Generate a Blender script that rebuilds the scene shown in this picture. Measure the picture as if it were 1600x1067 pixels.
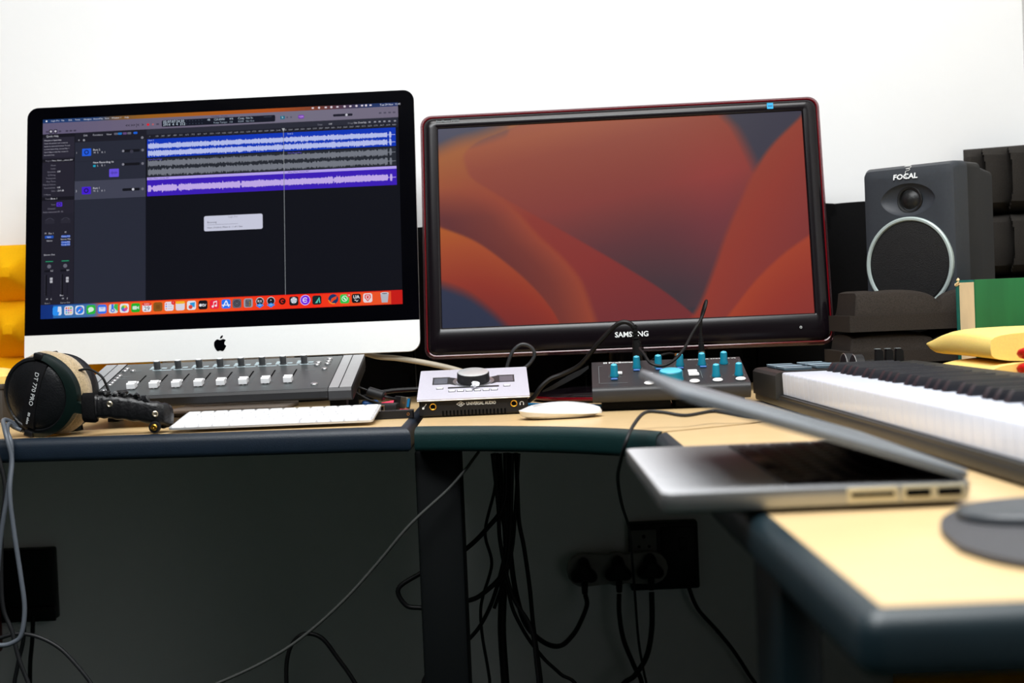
import bpy, bmesh, math, random
from math import sin, cos, pi, radians
from mathutils import Matrix, Vector
import numpy as np

for _o in list(bpy.data.objects):
    bpy.data.objects.remove(_o)
random.seed(7)
SC = bpy.context.scene
COL = SC.collection

# ------------------------------------------------------------ camera, light, exposure
F_PX, PITCH, ROLL, CAM_Z = 2164.0, 1.476, 2.405, 0.8943
cam_d = bpy.data.cameras.new('camera')
cam = bpy.data.objects.new('camera', cam_d)
COL.objects.link(cam)
_p, _r = radians(PITCH), radians(ROLL)
_f = Vector((0, cos(_p), -sin(_p)))
_u0 = Vector((0, sin(_p), cos(_p)))
_r0 = Vector((1, 0, 0))
_right = _r0 * cos(_r) - _u0 * sin(_r)
_up = _r0 * sin(_r) + _u0 * cos(_r)
_m = Matrix((_right, _up, -_f)).transposed().to_4x4()
_m.translation = (0, 0, CAM_Z)
cam.matrix_world = _m
cam_d.sensor_width = 36
cam_d.sensor_fit = 'HORIZONTAL'
cam_d.lens = F_PX / 1600 * 36
cam_d.clip_start = 0.02
cam_d.clip_end = 50
cam_d.dof.use_dof = True
cam_d.dof.focus_distance = 2.02
cam_d.dof.aperture_fstop = 5.0
SC.camera = cam

w = bpy.data.worlds.new('world')
SC.world = w
w.use_nodes = True
w.node_tree.nodes['Background'].inputs[0].default_value = (0.9, 0.95, 1, 1)
w.node_tree.nodes['Background'].inputs[1].default_value = 0.0

def area(name, loc, sx, sy, energy, col=(1, 1, 1), target=None):
    d = bpy.data.lights.new(name, 'AREA')
    d.shape = 'RECTANGLE'
    d.size, d.size_y = sx, sy
    d.energy = energy
    d.color = col
    o = bpy.data.objects.new(name, d)
    COL.objects.link(o)
    o.location = loc
    if target is not None:
        o.rotation_euler = (Vector(target) - Vector(loc)).to_track_quat('-Z', 'Y').to_euler()
    return o

# the room's ceiling panels: one above the desk, one further back in the room
area('ceiling_panel_light', (0.05, 1.25, 2.62), 1.5, 0.6, 34, (1.0, 0.99, 0.985))
area('ceiling_panel_light', (-0.38, 0.35, 2.62), 1.7, 0.7, 70, (0.96, 0.985, 1.0))

SC.view_settings.view_transform = 'Standard'
SC.view_settings.look = 'None'
SC.view_settings.exposure = 0.0
SC.view_settings.gamma = 1.0
SC.view_settings.use_curve_mapping = False

# ------------------------------------------------------------ materials
def lin(c):
    if isinstance(c, str):
        c = tuple(int(c[i:i + 2], 16) / 255 for i in (0, 2, 4))
    elif max(c) > 1.001:
        c = tuple(x / 255 for x in c)
    return tuple(x / 12.92 if x <= .04045 else ((x + .055) / 1.055) ** 2.4 for x in c)

MATS = {}
def mat(name, col, rough=.5, metal=0., spec=.5, var=.06, vscale=30., bump=0., bscale=200., coat=0., emit=0., ecol=None, trans=0., stretch=None, sheen=0., ior=1.45, sss=0.):
    m = bpy.data.materials.new(name)
    m.use_nodes = True
    nt = m.node_tree
    b = nt.nodes['Principled BSDF']
    c = lin(col)
    b.inputs['Roughness'].default_value = rough
    b.inputs['Metallic'].default_value = metal
    b.inputs['Specular IOR Level'].default_value = spec
    b.inputs['Coat Weight'].default_value = coat
    b.inputs['Coat Roughness'].default_value = .06
    b.inputs['Transmission Weight'].default_value = trans
    b.inputs['IOR'].default_value = ior
    b.inputs['Sheen Weight'].default_value = sheen
    if sss:
        b.inputs['Subsurface Weight'].default_value = sss
        b.inputs['Subsurface Radius'].default_value = (.02, .012, .004)
    tc = nt.nodes.new('ShaderNodeTexCoord')
    src = tc.outputs['Object']
    if stretch:
        mp = nt.nodes.new('ShaderNodeMapping')
        mp.inputs['Scale'].default_value = stretch
        nt.links.new(src, mp.inputs['Vector'])
        src = mp.outputs['Vector']
    n = nt.nodes.new('ShaderNodeTexNoise')
    n.inputs['Scale'].default_value = vscale
    n.inputs['Detail'].default_value = 5
    nt.links.new(src, n.inputs['Vector'])
    r = nt.nodes.new('ShaderNodeValToRGB')
    r.color_ramp.elements[0].position = .3
    r.color_ramp.elements[1].position = .7
    r.color_ramp.elements[0].color = tuple(x * (1 - var) for x in c) + (1,)
    r.color_ramp.elements[1].color = tuple(min(1, x * (1 + var)) for x in c) + (1,)
    nt.links.new(n.outputs['Fac'], r.inputs['Fac'])
    nt.links.new(r.outputs['Color'], b.inputs['Base Color'])
    if bump:
        n2 = nt.nodes.new('ShaderNodeTexNoise')
        n2.inputs['Scale'].default_value = bscale
        n2.inputs['Detail'].default_value = 3
        nt.links.new(src, n2.inputs['Vector'])
        bp = nt.nodes.new('ShaderNodeBump')
        bp.inputs['Strength'].default_value = bump
        bp.inputs['Distance'].default_value = .002
        nt.links.new(n2.outputs['Fac'], bp.inputs['Height'])
        nt.links.new(bp.outputs['Normal'], b.inputs['Normal'])
    if emit:
        b.inputs['Emission Color'].default_value = lin(ecol or col) + (1,)
        b.inputs['Emission Strength'].default_value = emit
    MATS[name] = m
    return m

def screen_mat(name, rough, strength=1.0, spec=.5):
    m = bpy.data.materials.new(name)
    m.use_nodes = True
    nt = m.node_tree
    b = nt.nodes['Principled BSDF']
    b.inputs['Base Color'].default_value = (.004, .004, .005, 1)
    b.inputs['Roughness'].default_value = rough
    b.inputs['Specular IOR Level'].default_value = spec
    a = nt.nodes.new('ShaderNodeAttribute')
    a.attribute_name = 'Col'
    nt.links.new(a.outputs['Color'], b.inputs['Emission Color'])
    b.inputs['Emission Strength'].default_value = strength
    MATS[name] = m

mat('wall_paint', (246, 247, 247), .85, spec=.2, var=.015, vscale=3, bump=.05, bscale=90)
mat('wall_shaded', (205, 205, 203), .85, spec=.2, var=.02, vscale=3)  # greyer copy of the wall paint: the right wall's shading put into colour
mat('wall_dark', (36, 36, 38), .95, spec=.1, var=.1, vscale=3)
mat('ceiling_paint', (222, 222, 220), .9, spec=.1, var=.02, vscale=3)
mat('floor_carpet', (24, 38, 33), .95, spec=.1, var=.25, vscale=120, bump=.4, bscale=400)
mat('wood', (214, 184, 136), .33, spec=.45, var=.06, vscale=9, stretch=(1.2, 14, 14), bump=.02, bscale=60)
mat('band_navy', (15, 28, 41), .42, spec=.7, var=.06, vscale=60, bump=.15, bscale=700)
mat('band_teal', (5, 38, 38), .42, spec=.7, var=.06, vscale=60, bump=.15, bscale=700)
mat('band_slate', (15, 34, 41), .42, spec=.7, var=.06, vscale=60, bump=.15, bscale=700)
mat('leg_dark', (3, 6, 7), .6, spec=.2, var=.1, vscale=20)
mat('leg_teal', (6, 25, 30), .45, spec=.4, var=.1, vscale=20)
mat('aluminium', (222, 223, 224), .38, .55, var=.02, vscale=300, bump=.02, bscale=2500)
mat('alu_chin', (233, 235, 234), .5, .15, var=.01, vscale=300)
mat('alu_grey', (198, 196, 208), .5, .1, var=.03, vscale=300, bump=.03, bscale=2500)
mat('silver', (205, 207, 208), .3, .9, var=.03, vscale=200)
mat('alu_deck', (206, 207, 210), .45, .2, var=.02, vscale=200)
mat('alu_laptop', (160, 161, 160), .36, .85, var=.02, vscale=200)
mat('black_glass', (3, 3, 6), .06, spec=.25, var=.1, vscale=5)
mat('gloss_black', (15, 10, 14), .20, spec=.4, var=.1, vscale=5)
mat('gloss_edge', (60, 55, 60), .12, spec=.5, var=.05, coat=.5)
mat('red_rim', (96, 3, 14), .12, spec=.5, var=.1, vscale=6)
mat('clear_rim', (150, 112, 118), .05, spec=.5, var=.01, trans=.9)
mat('black_plastic', (20, 20, 22), .45, spec=.4, var=.12, vscale=50, bump=.1, bscale=900)
mat('black_matte', (11, 11, 12), .75, spec=.25, var=.15, vscale=50)
mat('charcoal', (46, 46, 48), .42, spec=.45, var=.06, vscale=60, bump=.08, bscale=1200)
mat('charcoal_metal', (78, 83, 84), .36, .2, spec=.5, var=.05, vscale=80, bump=.05, bscale=1500)
mat('endcap_silver', (176, 178, 180), .35, .3, var=.03, vscale=100)
mat('white_plastic', (240, 241, 243), .3, spec=.5, var=.01)
mat('white_key', (226, 231, 244), .18, spec=.5, var=.015, vscale=8)
mat('black_key', (32, 32, 37), .32, spec=.5, var=.06)
mat('white_print', (232, 236, 236), .5, var=.01)
mat('pale_print', (172, 190, 196), .5, var=.03)
mat('dim_print', (120, 128, 130), .6, var=.02)
mat('gold', (214, 160, 60), .25, .95, var=.05)
mat('copper', (196, 128, 70), .3, .8, var=.05)
mat('nickel', (170, 160, 140), .3, .9, var=.05)
mat('hole', (2, 2, 2), .9, spec=.1, var=.1)
mat('teal_knob', (8, 122, 148), .38, spec=.5, var=.04, vscale=80)
mat('teal_top', (90, 190, 215), .35, spec=.5, var=.04, vscale=80)
mat('blue_button', (42, 96, 170), .4, var=.04)
mat('sticker_blue', (20, 160, 215), .5, var=.03)
mat('sticker_dark', (10, 70, 130), .5, var=.03)
mat('knob_grey', (70, 72, 74), .4, .35, var=.06, vscale=90)
mat('velour', (186, 164, 128), .95, spec=.1, var=.22, vscale=420, bump=.9, bscale=900, sheen=.5)
mat('cup_black', (20, 21, 23), .36, spec=.45, var=.12, vscale=90, bump=.25, bscale=420)
mat('foot_shaded', (150, 138, 128), .5, .3, var=.03, vscale=200)  # stand aluminium darkened to carry the controller's dark reflection
mat('foam_cream', (252, 212, 122), .9, spec=.1, var=.05, vscale=400, bump=.2, bscale=900, sss=.3)
mat('lid_metal', (128, 134, 140), .4, .5, var=.03, vscale=200)
mat('brushed_top', (222, 224, 224), .3, .45, var=.05, vscale=60, stretch=(1, 40, 1))
mat('yoke_green', (8, 24, 21), .4, spec=.4, var=.1)
mat('leatherette', (20, 20, 22), .36, spec=.5, var=.15, vscale=60, bump=.35, bscale=260)
mat('foam_black', (20, 20, 21), .95, spec=.08, var=.25, vscale=500, bump=.5, bscale=1300)
mat('foam_grey', (56, 51, 47), .95, spec=.08, var=.25, vscale=600, bump=.7, bscale=1300)
mat('foam_side', (56, 53, 50), .95, spec=.08, var=.22, vscale=600, bump=.7, bscale=1300)
mat('box_grey', (58, 54, 50), .7, var=.1)
mat('foam_yellow', (252, 184, 14), .9, spec=.1, var=.05, vscale=400, bump=.2, bscale=900, sss=.25)
mat('foam_pale', (253, 214, 122), .9, spec=.1, var=.05, vscale=400, bump=.2, bscale=900, sss=.3)
mat('speaker_vinyl', (50, 54, 60), .5, spec=.4, var=.06, vscale=200, bump=.1, bscale=1500)
mat('speaker_side', (13, 12, 12), .5, spec=.4, var=.06, vscale=200)
mat('ring_pale', (176, 190, 188), .45, .2, var=.02)
mat('grille', (18, 18, 19), .55, .3, var=.5, vscale=900, bump=.8, bscale=900)
mat('dome', (32, 33, 34), .35, .3, var=.2, vscale=300, bump=.2, bscale=900)
mat('book_green', (28, 100, 56), .55, spec=.4, var=.28, vscale=14, stretch=(1, 1, .12))
mat('book_dark', (16, 84, 76), .6, spec=.3, var=.15, vscale=60)
mat('book_pages', (232, 206, 164), .85, spec=.1, var=.07, vscale=40, stretch=(30, 1, .6))
mat('red_cord', (190, 16, 14), .5, spec=.4, var=.3, vscale=300)
mat('pink_card', (240, 66, 96), .5, var=.06)
mat('screen_lcd', (96, 98, 108), .2, spec=.5, var=.05)
mat('tape', (225, 228, 230), .35, spec=.5, var=.03)
mat('mouse_white', (246, 246, 246), .16, spec=.5, var=.005, coat=.3)
mat('pad_grey', (66, 66, 69), .55, spec=.4, var=.07, vscale=300, bump=.2, bscale=900)
mat('pad_rest', (62, 66, 70), .38, spec=.5, var=.05, vscale=100)
mat('socket_black', (9, 9, 10), .45, spec=.3, var=.1)
mat('socket_grey', (112, 110, 106), .6, var=.05)
mat('plug_white', (150, 146, 142), .6, var=.05)
mat('plug_black', (12, 12, 13), .55, spec=.3, var=.1)
mat('plug_red', (96, 8, 10), .45, spec=.4, var=.1)
mat('led_red', (255, 40, 20), .4, emit=2.5, ecol=(255, 40, 20))
mat('cable_black', (10, 10, 11), .5, spec=.35, var=.1)
mat('cable_dark', (28, 29, 31), .5, spec=.4, var=.1)
mat('cable_grey', (54, 56, 54), .5, spec=.4, var=.08)
mat('cable_grey2', (44, 46, 48), .38, spec=.5, var=.08)
mat('cable_steel', (86, 92, 100), .42, spec=.5, var=.08)
mat('cable_beige', (176, 166, 148), .5, spec=.4, var=.05)
mat('cable_blue', (24, 116, 172), .5, spec=.4, var=.05)
mat('laptop_key', (44, 34, 32), .45, spec=.4, var=.1)
mat('laptop_well', (40, 38, 38), .5, var=.05)
mat('reflection_cream', (206, 196, 164), .42, .5, var=.03)  # cream of the desk top mirrored in the laptop's side
mat('midi_body', (44, 43, 41), .42, spec=.45, var=.07, vscale=150, bump=.1, bscale=1200)
mat('pad_slate', (86, 104, 116), .4, spec=.4, var=.04)
mat('pad_edge_lit', (178, 200, 212), .4, var=.03)
screen_mat('screen_glow', .09, 1.0, .06)
screen_mat('screen_wallpaper', .22, .88, .14)

# ------------------------------------------------------------ geometry helpers
class G:
    """collects faces, then becomes ONE mesh object"""
    def __init__(s):
        s.v, s.f, s.mi, s.col = [], [], [], []
        s.cur, s.c = 0, (1, 1, 1)
    def add(s, vs, fs, M=None):
        o = len(s.v)
        if M is not None:
            vs = [M @ Vector(p) for p in vs]
        s.v += [tuple(p) for p in vs]
        for f in fs:
            s.f.append(tuple(o + i for i in f))
            s.mi.append(s.cur)
            s.col.append(s.c)
        return s
    def bm(s, b, M=None):
        b.verts.index_update()
        s.add([v.co.copy() for v in b.verts], [[v.index for v in f.verts] for f in b.faces], M)
        b.free()
        return s
    def box(s, c, d, bev=0., seg=2, M=None):
        b = bmesh.new()
        bmesh.ops.create_cube(b, size=1)
        bmesh.ops.scale(b, vec=d, verts=b.verts)
        if bev > 0:
            bmesh.ops.bevel(b, geom=b.edges[:], offset=min(bev, min(d) * .48), segments=seg, affect='EDGES', profile=.5)
        bmesh.ops.translate(b, vec=c, verts=b.verts)
        return s.bm(b, M)
    def lathe(s, prof, n=24, M=None, cap=True):
        """prof: (radius, z) list, revolved about local z"""
        vs, fs = [], []
        k = len(prof)
        for i in range(n):
            a = 2 * pi * i / n
            for r, z in prof:
                vs.append((r * cos(a), r * sin(a), z))
        for i in range(n):
            j = (i + 1) % n
            for q in range(k - 1):
                fs.append((i * k + q, j * k + q, j * k + q + 1, i * k + q + 1))
        if cap:
            if prof[0][0] > 1e-6:
                fs.append([i * k for i in range(n)][::-1])
            if prof[-1][0] > 1e-6:
                fs.append([i * k + k - 1 for i in range(n)])
        return s.add(vs, fs, M)
    def cyl(s, p0, p1, r, r1=None, n=16, bev=0.):
        p0, p1 = Vector(p0), Vector(p1)
        h = (p1 - p0).length
        r1 = r if r1 is None else r1
        q = (p1 - p0).to_track_quat('Z', 'Y').to_matrix().to_4x4()
        q.translation = p0
        pr = [(r, 0), (r1, h)] if not bev else [(r - bev, 0), (r, bev), (r1, h - bev), (r1 - bev, h)]
        return s.lathe(pr, n, q)
    def prism(s, pts, h, M=None, z0=0.):
        """2D outline extruded z0..z0+h along local z"""
        n = len(pts)
        vs = [(x, y, z0) for x, y in pts] + [(x, y, z0 + h) for x, y in pts]
        fs = [tuple(range(n))[::-1], tuple(range(n, 2 * n))]
        fs += [(i, (i + 1) % n, n + (i + 1) % n, n + i) for i in range(n)]
        return s.add(vs, fs, M)
    def loft(s, rings, cap=True, close=True):
        n = len(rings[0])
        vs = [p for r in rings for p in r]
        fs = []
        for k in range(len(rings) - 1):
            for i in range(n if close else n - 1):
                j = (i + 1) % n
                fs.append((k * n + i, k * n + j, (k + 1) * n + j, (k + 1) * n + i))
        if cap:
            fs.append(tuple(range(n))[::-1])
            fs.append(tuple(range((len(rings) - 1) * n, len(rings) * n)))
        return s.add(vs, fs)
    def tube(s, pts, r, n=8, sub=6, flat=1.0, upv=None):
        P = smooth_path(pts, sub)
        rings = []
        up = Vector(upv) if upv else None
        prev = None
        for i, p in enumerate(P):
            t = (P[min(i + 1, len(P) - 1)] - P[max(i - 1, 0)])
            t = t.normalized() if t.length > 1e-9 else Vector((0, 0, 1))
            if up is not None:
                a = t.cross(up)
                a = a.normalized() if a.length > 1e-6 else Vector((1, 0, 0))
            else:
                if prev is None:
                    a = t.orthogonal().normalized()
                else:
                    a = (prev - t * prev.dot(t))
                    a = a.normalized() if a.length > 1e-6 else t.orthogonal().normalized()
            prev = a
            b = t.cross(a)
            rr = r(i / (len(P) - 1)) if callable(r) else r
            rings.append([p + a * (rr * cos(2 * pi * k / n)) + b * (rr * flat * sin(2 * pi * k / n)) for k in range(n)])
        return s.loft(rings)
    def torus(s, R, r, M=None, n=28, k=8, a0=0, a1=2 * pi, flat=1.):
        full = abs(a1 - a0 - 2 * pi) < 1e-6
        m = n if full else n + 1
        rings = []
        for i in range(m):
            a = a0 + (a1 - a0) * i / n
            rings.append([Vector(((R + r * cos(2 * pi * q / k)) * cos(a), (R + r * cos(2 * pi * q / k)) * sin(a), r * flat * sin(2 * pi * q / k))) for q in range(k)])
        if full:
            rings.append(rings[0])
        if M is not None:
            rings = [[M @ p for p in R_] for R_ in rings]
        return s.loft(rings, cap=not full)
    def text(s, txt, size, M, bold=0., align='LEFT', depth=0., sx=1.):
        cu = bpy.data.curves.new('t', 'FONT')
        cu.body = txt
        cu.size = size
        cu.align_x = align
        cu.align_y = 'CENTER'
        cu.offset = bold
        cu.extrude = depth
        cu.resolution_u = 2
        o = bpy.data.objects.new('t', cu)
        me = o.to_mesh()
        vs = [(v.co.x * sx, v.co.y, v.co.z) for v in me.vertices]
        fs = [tuple(p.vertices) for p in me.polygons]
        o.to_mesh_clear()
        bpy.data.objects.remove(o)
        bpy.data.curves.remove(cu)
        return s.add(vs, fs, M)

def smooth_path(pts, sub=6):
    P = [Vector(p) for p in pts]
    if len(P) < 3 or sub <= 1:
        return P
    out = []
    for i in range(len(P) - 1):
        a, b, c, d = P[max(i - 1, 0)], P[i], P[i + 1], P[min(i + 2, len(P) - 1)]
        for k in range(sub):
            t = k / sub
            out.append(.5 * ((2 * b) + (c - a) * t + (2 * a - 5 * b + 4 * c - d) * t * t + (3 * b - a - 3 * c + d) * t ** 3))
    out.append(P[-1])
    return out

def obj(name, g, m, parent=None, sharp=35., flip=True, colors=False):
    me = bpy.data.meshes.new(name)
    me.from_pydata(g.v, [], g.f)
    for k in (m if isinstance(m, (list, tuple)) else [m]):
        me.materials.append(MATS[k])
    me.polygons.foreach_set('material_index', g.mi)
    if colors:
        a = me.color_attributes.new('Col', 'FLOAT_COLOR', 'CORNER')
        buf = []
        for p, c in zip(me.polygons, g.col):
            buf += list(c + (1.,)) * p.loop_total
        a.data.foreach_set('color', buf)
    if flip:
        b = bmesh.new()
        b.from_mesh(me)
        bmesh.ops.recalc_face_normals(b, faces=b.faces)
        b.to_mesh(me)
        b.free()
    if sharp:
        me.polygons.foreach_set('use_smooth', [True] * len(me.polygons))
        me.set_sharp_from_angle(angle=radians(sharp))
    me.update()
    o = bpy.data.objects.new(name, me)
    COL.objects.link(o)
    if parent is not None:
        o.parent = parent
    return o

def tag(o, label=None, cat=None, group=None, kind=None):
    if label: o['label'] = label
    if cat: o['category'] = cat
    if group: o['group'] = group
    if kind: o['kind'] = kind
    return o

def thing(name, label, cat, loc=(0, 0, 0), rz=0., group=None):
    o = bpy.data.objects.new(name, None)
    o.empty_display_size = .03
    COL.objects.link(o)
    o.location = loc
    o.rotation_euler = (0, 0, rz)
    return tag(o, label, cat, group)

def inst(o, parent, loc=None):
    """a copy of a part sharing its mesh"""
    c = o.copy()
    COL.objects.link(c)
    c.parent = parent
    if loc is not None:
        c.location = loc
    return c

def T(x=0, y=0, z=0): return Matrix.Translation((x, y, z))
def RX(a): return Matrix.Rotation(a, 4, 'X')
def RY(a): return Matrix.Rotation(a, 4, 'Y')
def RZ(a): return Matrix.Rotation(a, 4, 'Z')

def rrect(x0, y0, x1, y1, r, n=6, corners='1111'):
    """rounded rectangle outline, counter-clockwise from the lower left corner"""
    out = []
    for k, (cx, cy, a) in enumerate(((x0, y0, pi), (x1, y0, 1.5 * pi), (x1, y1, 0), (x0, y1, .5 * pi))):
        q = r if corners[k] == '1' else 0
        sx, sy = (1 if cx == x0 else -1), (1 if cy == y0 else -1)
        if q == 0:
            out.append((cx, cy))
        else:
            for i in range(n + 1):
                t = a + .5 * pi * i / n
                out.append((cx + sx * q + q * cos(t), cy + sy * q + q * sin(t)))
    return out

def ellipse(rx, ry, n=32, cx=0, cy=0):
    return [(cx + rx * cos(2 * pi * i / n), cy + ry * sin(2 * pi * i / n)) for i in range(n)]

# panel frames: local x across, local y up the (tilted) face, local z out of the face towards the viewer
def face_frame(tilt):
    # across = +x, up = (0, sin t, cos t), out = (0, -cos t, sin t)
    return Matrix(((1, 0, 0, 0), (0, sin(tilt), -cos(tilt), 0), (0, cos(tilt), sin(tilt), 0), (0, 0, 0, 1)))

# ------------------------------------------------------------ the setting
TZ = 0.74                       # height of the desk tops
def slab(name, c, d, m):
    return tag(obj(name, G().box(c, d), m), kind='structure')
slab('floor', (-0.4, 0.0, -0.05), (3.2, 5.4, 0.1), 'floor_carpet')
slab('wall_back', (-0.4, 2.55, 1.35), (3.2, 0.1, 2.7), 'wall_paint')
slab('wall_right', (0.99, 0.0, 1.35), (0.1, 5.0, 2.7), 'wall_shaded')
slab('wall_left', (-1.95, 0.0, 1.35), (0.1, 5.0, 2.7), 'wall_dark')
slab('wall_front', (-0.4, -2.55, 1.35), (3.2, 0.1, 2.7), 'wall_dark')
slab('ceiling', (-0.4, 0.0, 2.75), (3.2, 5.4, 0.1), 'ceiling_paint')

# ------------------------------------------------------------ the desk, three units
BAND = [(-.013, TZ), (-.010, TZ - .0002), (-.0065, TZ - .0014), (-.0035, TZ - .0036), (-.0012, TZ - .0070), (0, TZ - .0115), (0, TZ - .026), (-.001, TZ - .030), (-.004, TZ - .0325), (-.013, TZ - .033)]
def side_normals(path):
    P = [Vector((x, y)) for x, y in path]
    N = []
    for i in range(len(P)):
        t0 = (P[i] - P[i - 1]).normalized() if i > 0 else None
        t1 = (P[i + 1] - P[i]).normalized() if i < len(P) - 1 else None
        ts = [t for t in (t0, t1) if t is not None]
        ns = [Vector((t.y, -t.x)) for t in ts]        # right-hand side = outwards
        if len(ns) == 2:
            n = (ns[0] + ns[1]).normalized()
            n = n / max(.4, n.dot(ns[0]))
        else:
            n = ns[0]
        N.append(n)
    return P, N
def band_mesh(path):
    P, N = side_normals(path)
    g = G()
    g.loft([[Vector((p.x + n.x * o, p.y + n.y * o, z)) for o, z in BAND] for p, n in zip(P, N)])
    return g
def inset(path, d):
    P, N = side_normals(path)
    return [(p.x - n.x * d, p.y - n.y * d) for p, n in zip(P, N)]
def desk(name, label, path, rest, band_m, legs):
    t = thing(name, label, 'desk', (0, 0, 0))
    obj('tabletop', G().prism(inset(path, .011) + rest, .032, T(0, 0, TZ - .0322)), 'wood', t)
    obj('edge_band', band_mesh(path), band_m, t, sharp=50)
    for c, d, m in legs:
        obj('leg', G().box(c, d, .006), m, t)
    return t
LEFT = [(-1.30, 1.978), (-.713, 1.9005), (-.477, 1.8695), (-.21, 1.8400), (-.139, 1.824), (-.139, 2.45)]
CURVE = [(-.134, 1.821), (-.076, 1.800), (-.033, 1.780), (.006, 1.758), (.038, 1.738), (.067, 1.716), (.092, 1.694), (.116, 1.671), (.140, 1.643), (.162, 1.612)]
WX = .162
_c = [(WX + .012 - .012 * cos(a), .660 + .012 - .012 * sin(a)) for a in (0, pi / 8, pi / 4, 3 * pi / 8, pi / 2)]
WING = [(.162, 1.605)] + _c + [(.930, .662)]
desk('left_desk', 'pale wood desk with navy rounded edge under the large computer', LEFT, [(-1.30, 2.45)], 'band_navy', [((-1.24, 2.2, .354), (.03, .5, .707), 'leg_dark')])
desk('corner_desk', 'pale wood corner desk with a curved dark green edge under the wide black monitor', CURVE, [(.93, 2.035), (.93, 2.49), (-1.30, 2.49), (-1.30, 2.453), (-.134, 2.453)], 'band_teal',
     [((-.1065, 1.895, .354), (.061, .09, .707), 'leg_dark')])
desk('wing_desk', 'pale wood desk wing with slate edge coming nearest on the right', WING, [(.930, 2.028)], 'band_slate',
     [((.1945, 1.017, .354), (.030, .107, .707), 'leg_teal'), ((.905, 1.017, .354), (.030, .107, .707), 'leg_teal')])

# ------------------------------------------------------------ big all-in-one computer
def shp(g, outline, z0, z1, M):
    return g.prism(outline, z1 - z0, M, z0)
comp = thing('desktop_computer', 'large silver all-in-one computer showing audio tracks above the fader controller', 'computer', (-.473, 2.246, TZ), -.0468)
FM = T(0, 0, .088) @ face_frame(.1605)
W2, HH, CH = .325, .4356, .0508
g = G()
out = rrect(-W2, 0, W2, HH, .018)
ring = lambda s, z: [FM @ Vector((x * s, HH / 2 + (y - HH / 2) * s, z)) for x, y in out]
g.loft([ring(1, -.0004), ring(1, -.006), ring(.93, -.013), ring(.75, -.026), ring(.5, -.037), ring(.25, -.042)])
obj('housing', g, 'aluminium', comp)
obj('chin', shp(G(), rrect(-W2, 0, W2, CH, .018, corners='1100'), -.0004, .0006, FM), 'alu_chin', comp, sharp=30)
gl = obj('display_glass', shp(G(), rrect(-W2, CH + .0003, W2, HH, .018, corners='0011'), -.0004, .0008, FM), 'black_glass', comp, sharp=30)
ap = [(0, .62), (.12, .66), (.25, .69), (.38, .66), (.47, .58), (.40, .50), (.355, .40), (.36, .29), (.41, .20), (.50, .13), (.44, -.02), (.36, -.16), (.25, -.27), (.14, -.285), (0, -.235), (-.13, -.285), (-.24, -.27), (-.36, -.13), (-.46, .06), (-.50, .25), (-.48, .45), (-.38, .60), (-.25, .68), (-.12, .66)]
lf = [(0, .735), (.02, .86), (.10, .96), (.225, 1.0), (.215, .88), (.13, .78)]
s_ = .0199
g = G()
for o_ in (ap, lf):
    p_ = [(v.x, v.y) for v in smooth_path([(x, y, 0) for x, y in o_ + o_[:1]], 4)][:-1]
    g.prism([(x * s_, y * s_) for x, y in p_], .0005, FM @ T(-.001, .0185, .0006))
obj('fruit_emblem', g, 'black_glass', comp, sharp=30)
g = G()
g.box((0, .02, .003), (.197, .19, .006), .002)
obj('stand_foot', G().box((0, .035, .0035), (.197, .185, .006), .0025), 'foot_shaded', comp)
g = G()
g.loft([[Vector((x, y + dy, z)) for x, dy in ((-.098, 0), (.098, 0), (.098, .006), (-.098, .006))] for y, z in ((.118, .004), (.124, .02), (.112, .06), (.088, .12), (.072, .17), (.066, .21))])
obj('stand_neck', g, 'aluminium', comp)

# --- what its screen shows (flat print, lit by the screen)
class UI(G):
    def __init__(s, M, x0, y0, sx, sy, z):
        super().__init__()
        s.M, s.x0, s.y0, s.sx, s.sy, s.z = M, x0, y0, sx, sy, z
    def P(s, u, v, l):
        return s.M @ Vector((s.x0 + u * s.sx, s.y0 - v * s.sy, s.z + l * .00003))
    def poly(s, pts, col, l):
        s.c = lin(col)
        s.add([s.P(u, v, l) for u, v in pts], [tuple(range(len(pts)))])
    def rect(s, u0, v0, u1, v1, col, l):
        s.poly([(u0, v1), (u1, v1), (u1, v0), (u0, v0)], col, l)
    def rr(s, u0, v0, u1, v1, r, col, l):
        s.poly([(a, -b) for a, b in rrect(u0, -v1, u1, -v0, r, 4)], col, l)
    def grad(s, stops, v0, v1, l):
        for (a, ca), (b, cb) in zip(stops[:-1], stops[1:]):
            for k in range(8):
                t0, t1 = k / 8, (k + 1) / 8
                tm = (t0 + t1) / 2
                s.rect(a + (b - a) * t0, v0, a + (b - a) * t1, v1, tuple(p + (q - p) * tm for p, q in zip(ca, cb)), l)
    def disc(s, u, v, r, col, l, n=18, a0=0, a1=2 * pi):
        s.poly([(u + r * cos(a0 + (a1 - a0) * i / n), v - r * sin(a0 + (a1 - a0) * i / n)) for i in range(n)], col, l)
    def ring(s, u, v, r, wd, col, l, n=22, a0=0, a1=2 * pi):
        s.c = lin(col)
        for i in range(n):
            a, b = a0 + (a1 - a0) * i / n, a0 + (a1 - a0) * (i + 1) / n
            s.add([s.P(u + q * cos(t), v - q * sin(t), l) for q, t in ((r - wd, a), (r, a), (r, b), (r - wd, b))], [(0, 1, 2, 3)])
    def t(s, txt, u, v, h, col, l=6, align='LEFT', bold=0.):
        s.c = lin(col)
        o = s.P(u, v, l)
        M = s.M.to_3x3().to_4x4()
        M.translation = o
        s.text(txt, h * s.sy * 1.35, M, bold * s.sy, align)

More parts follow.
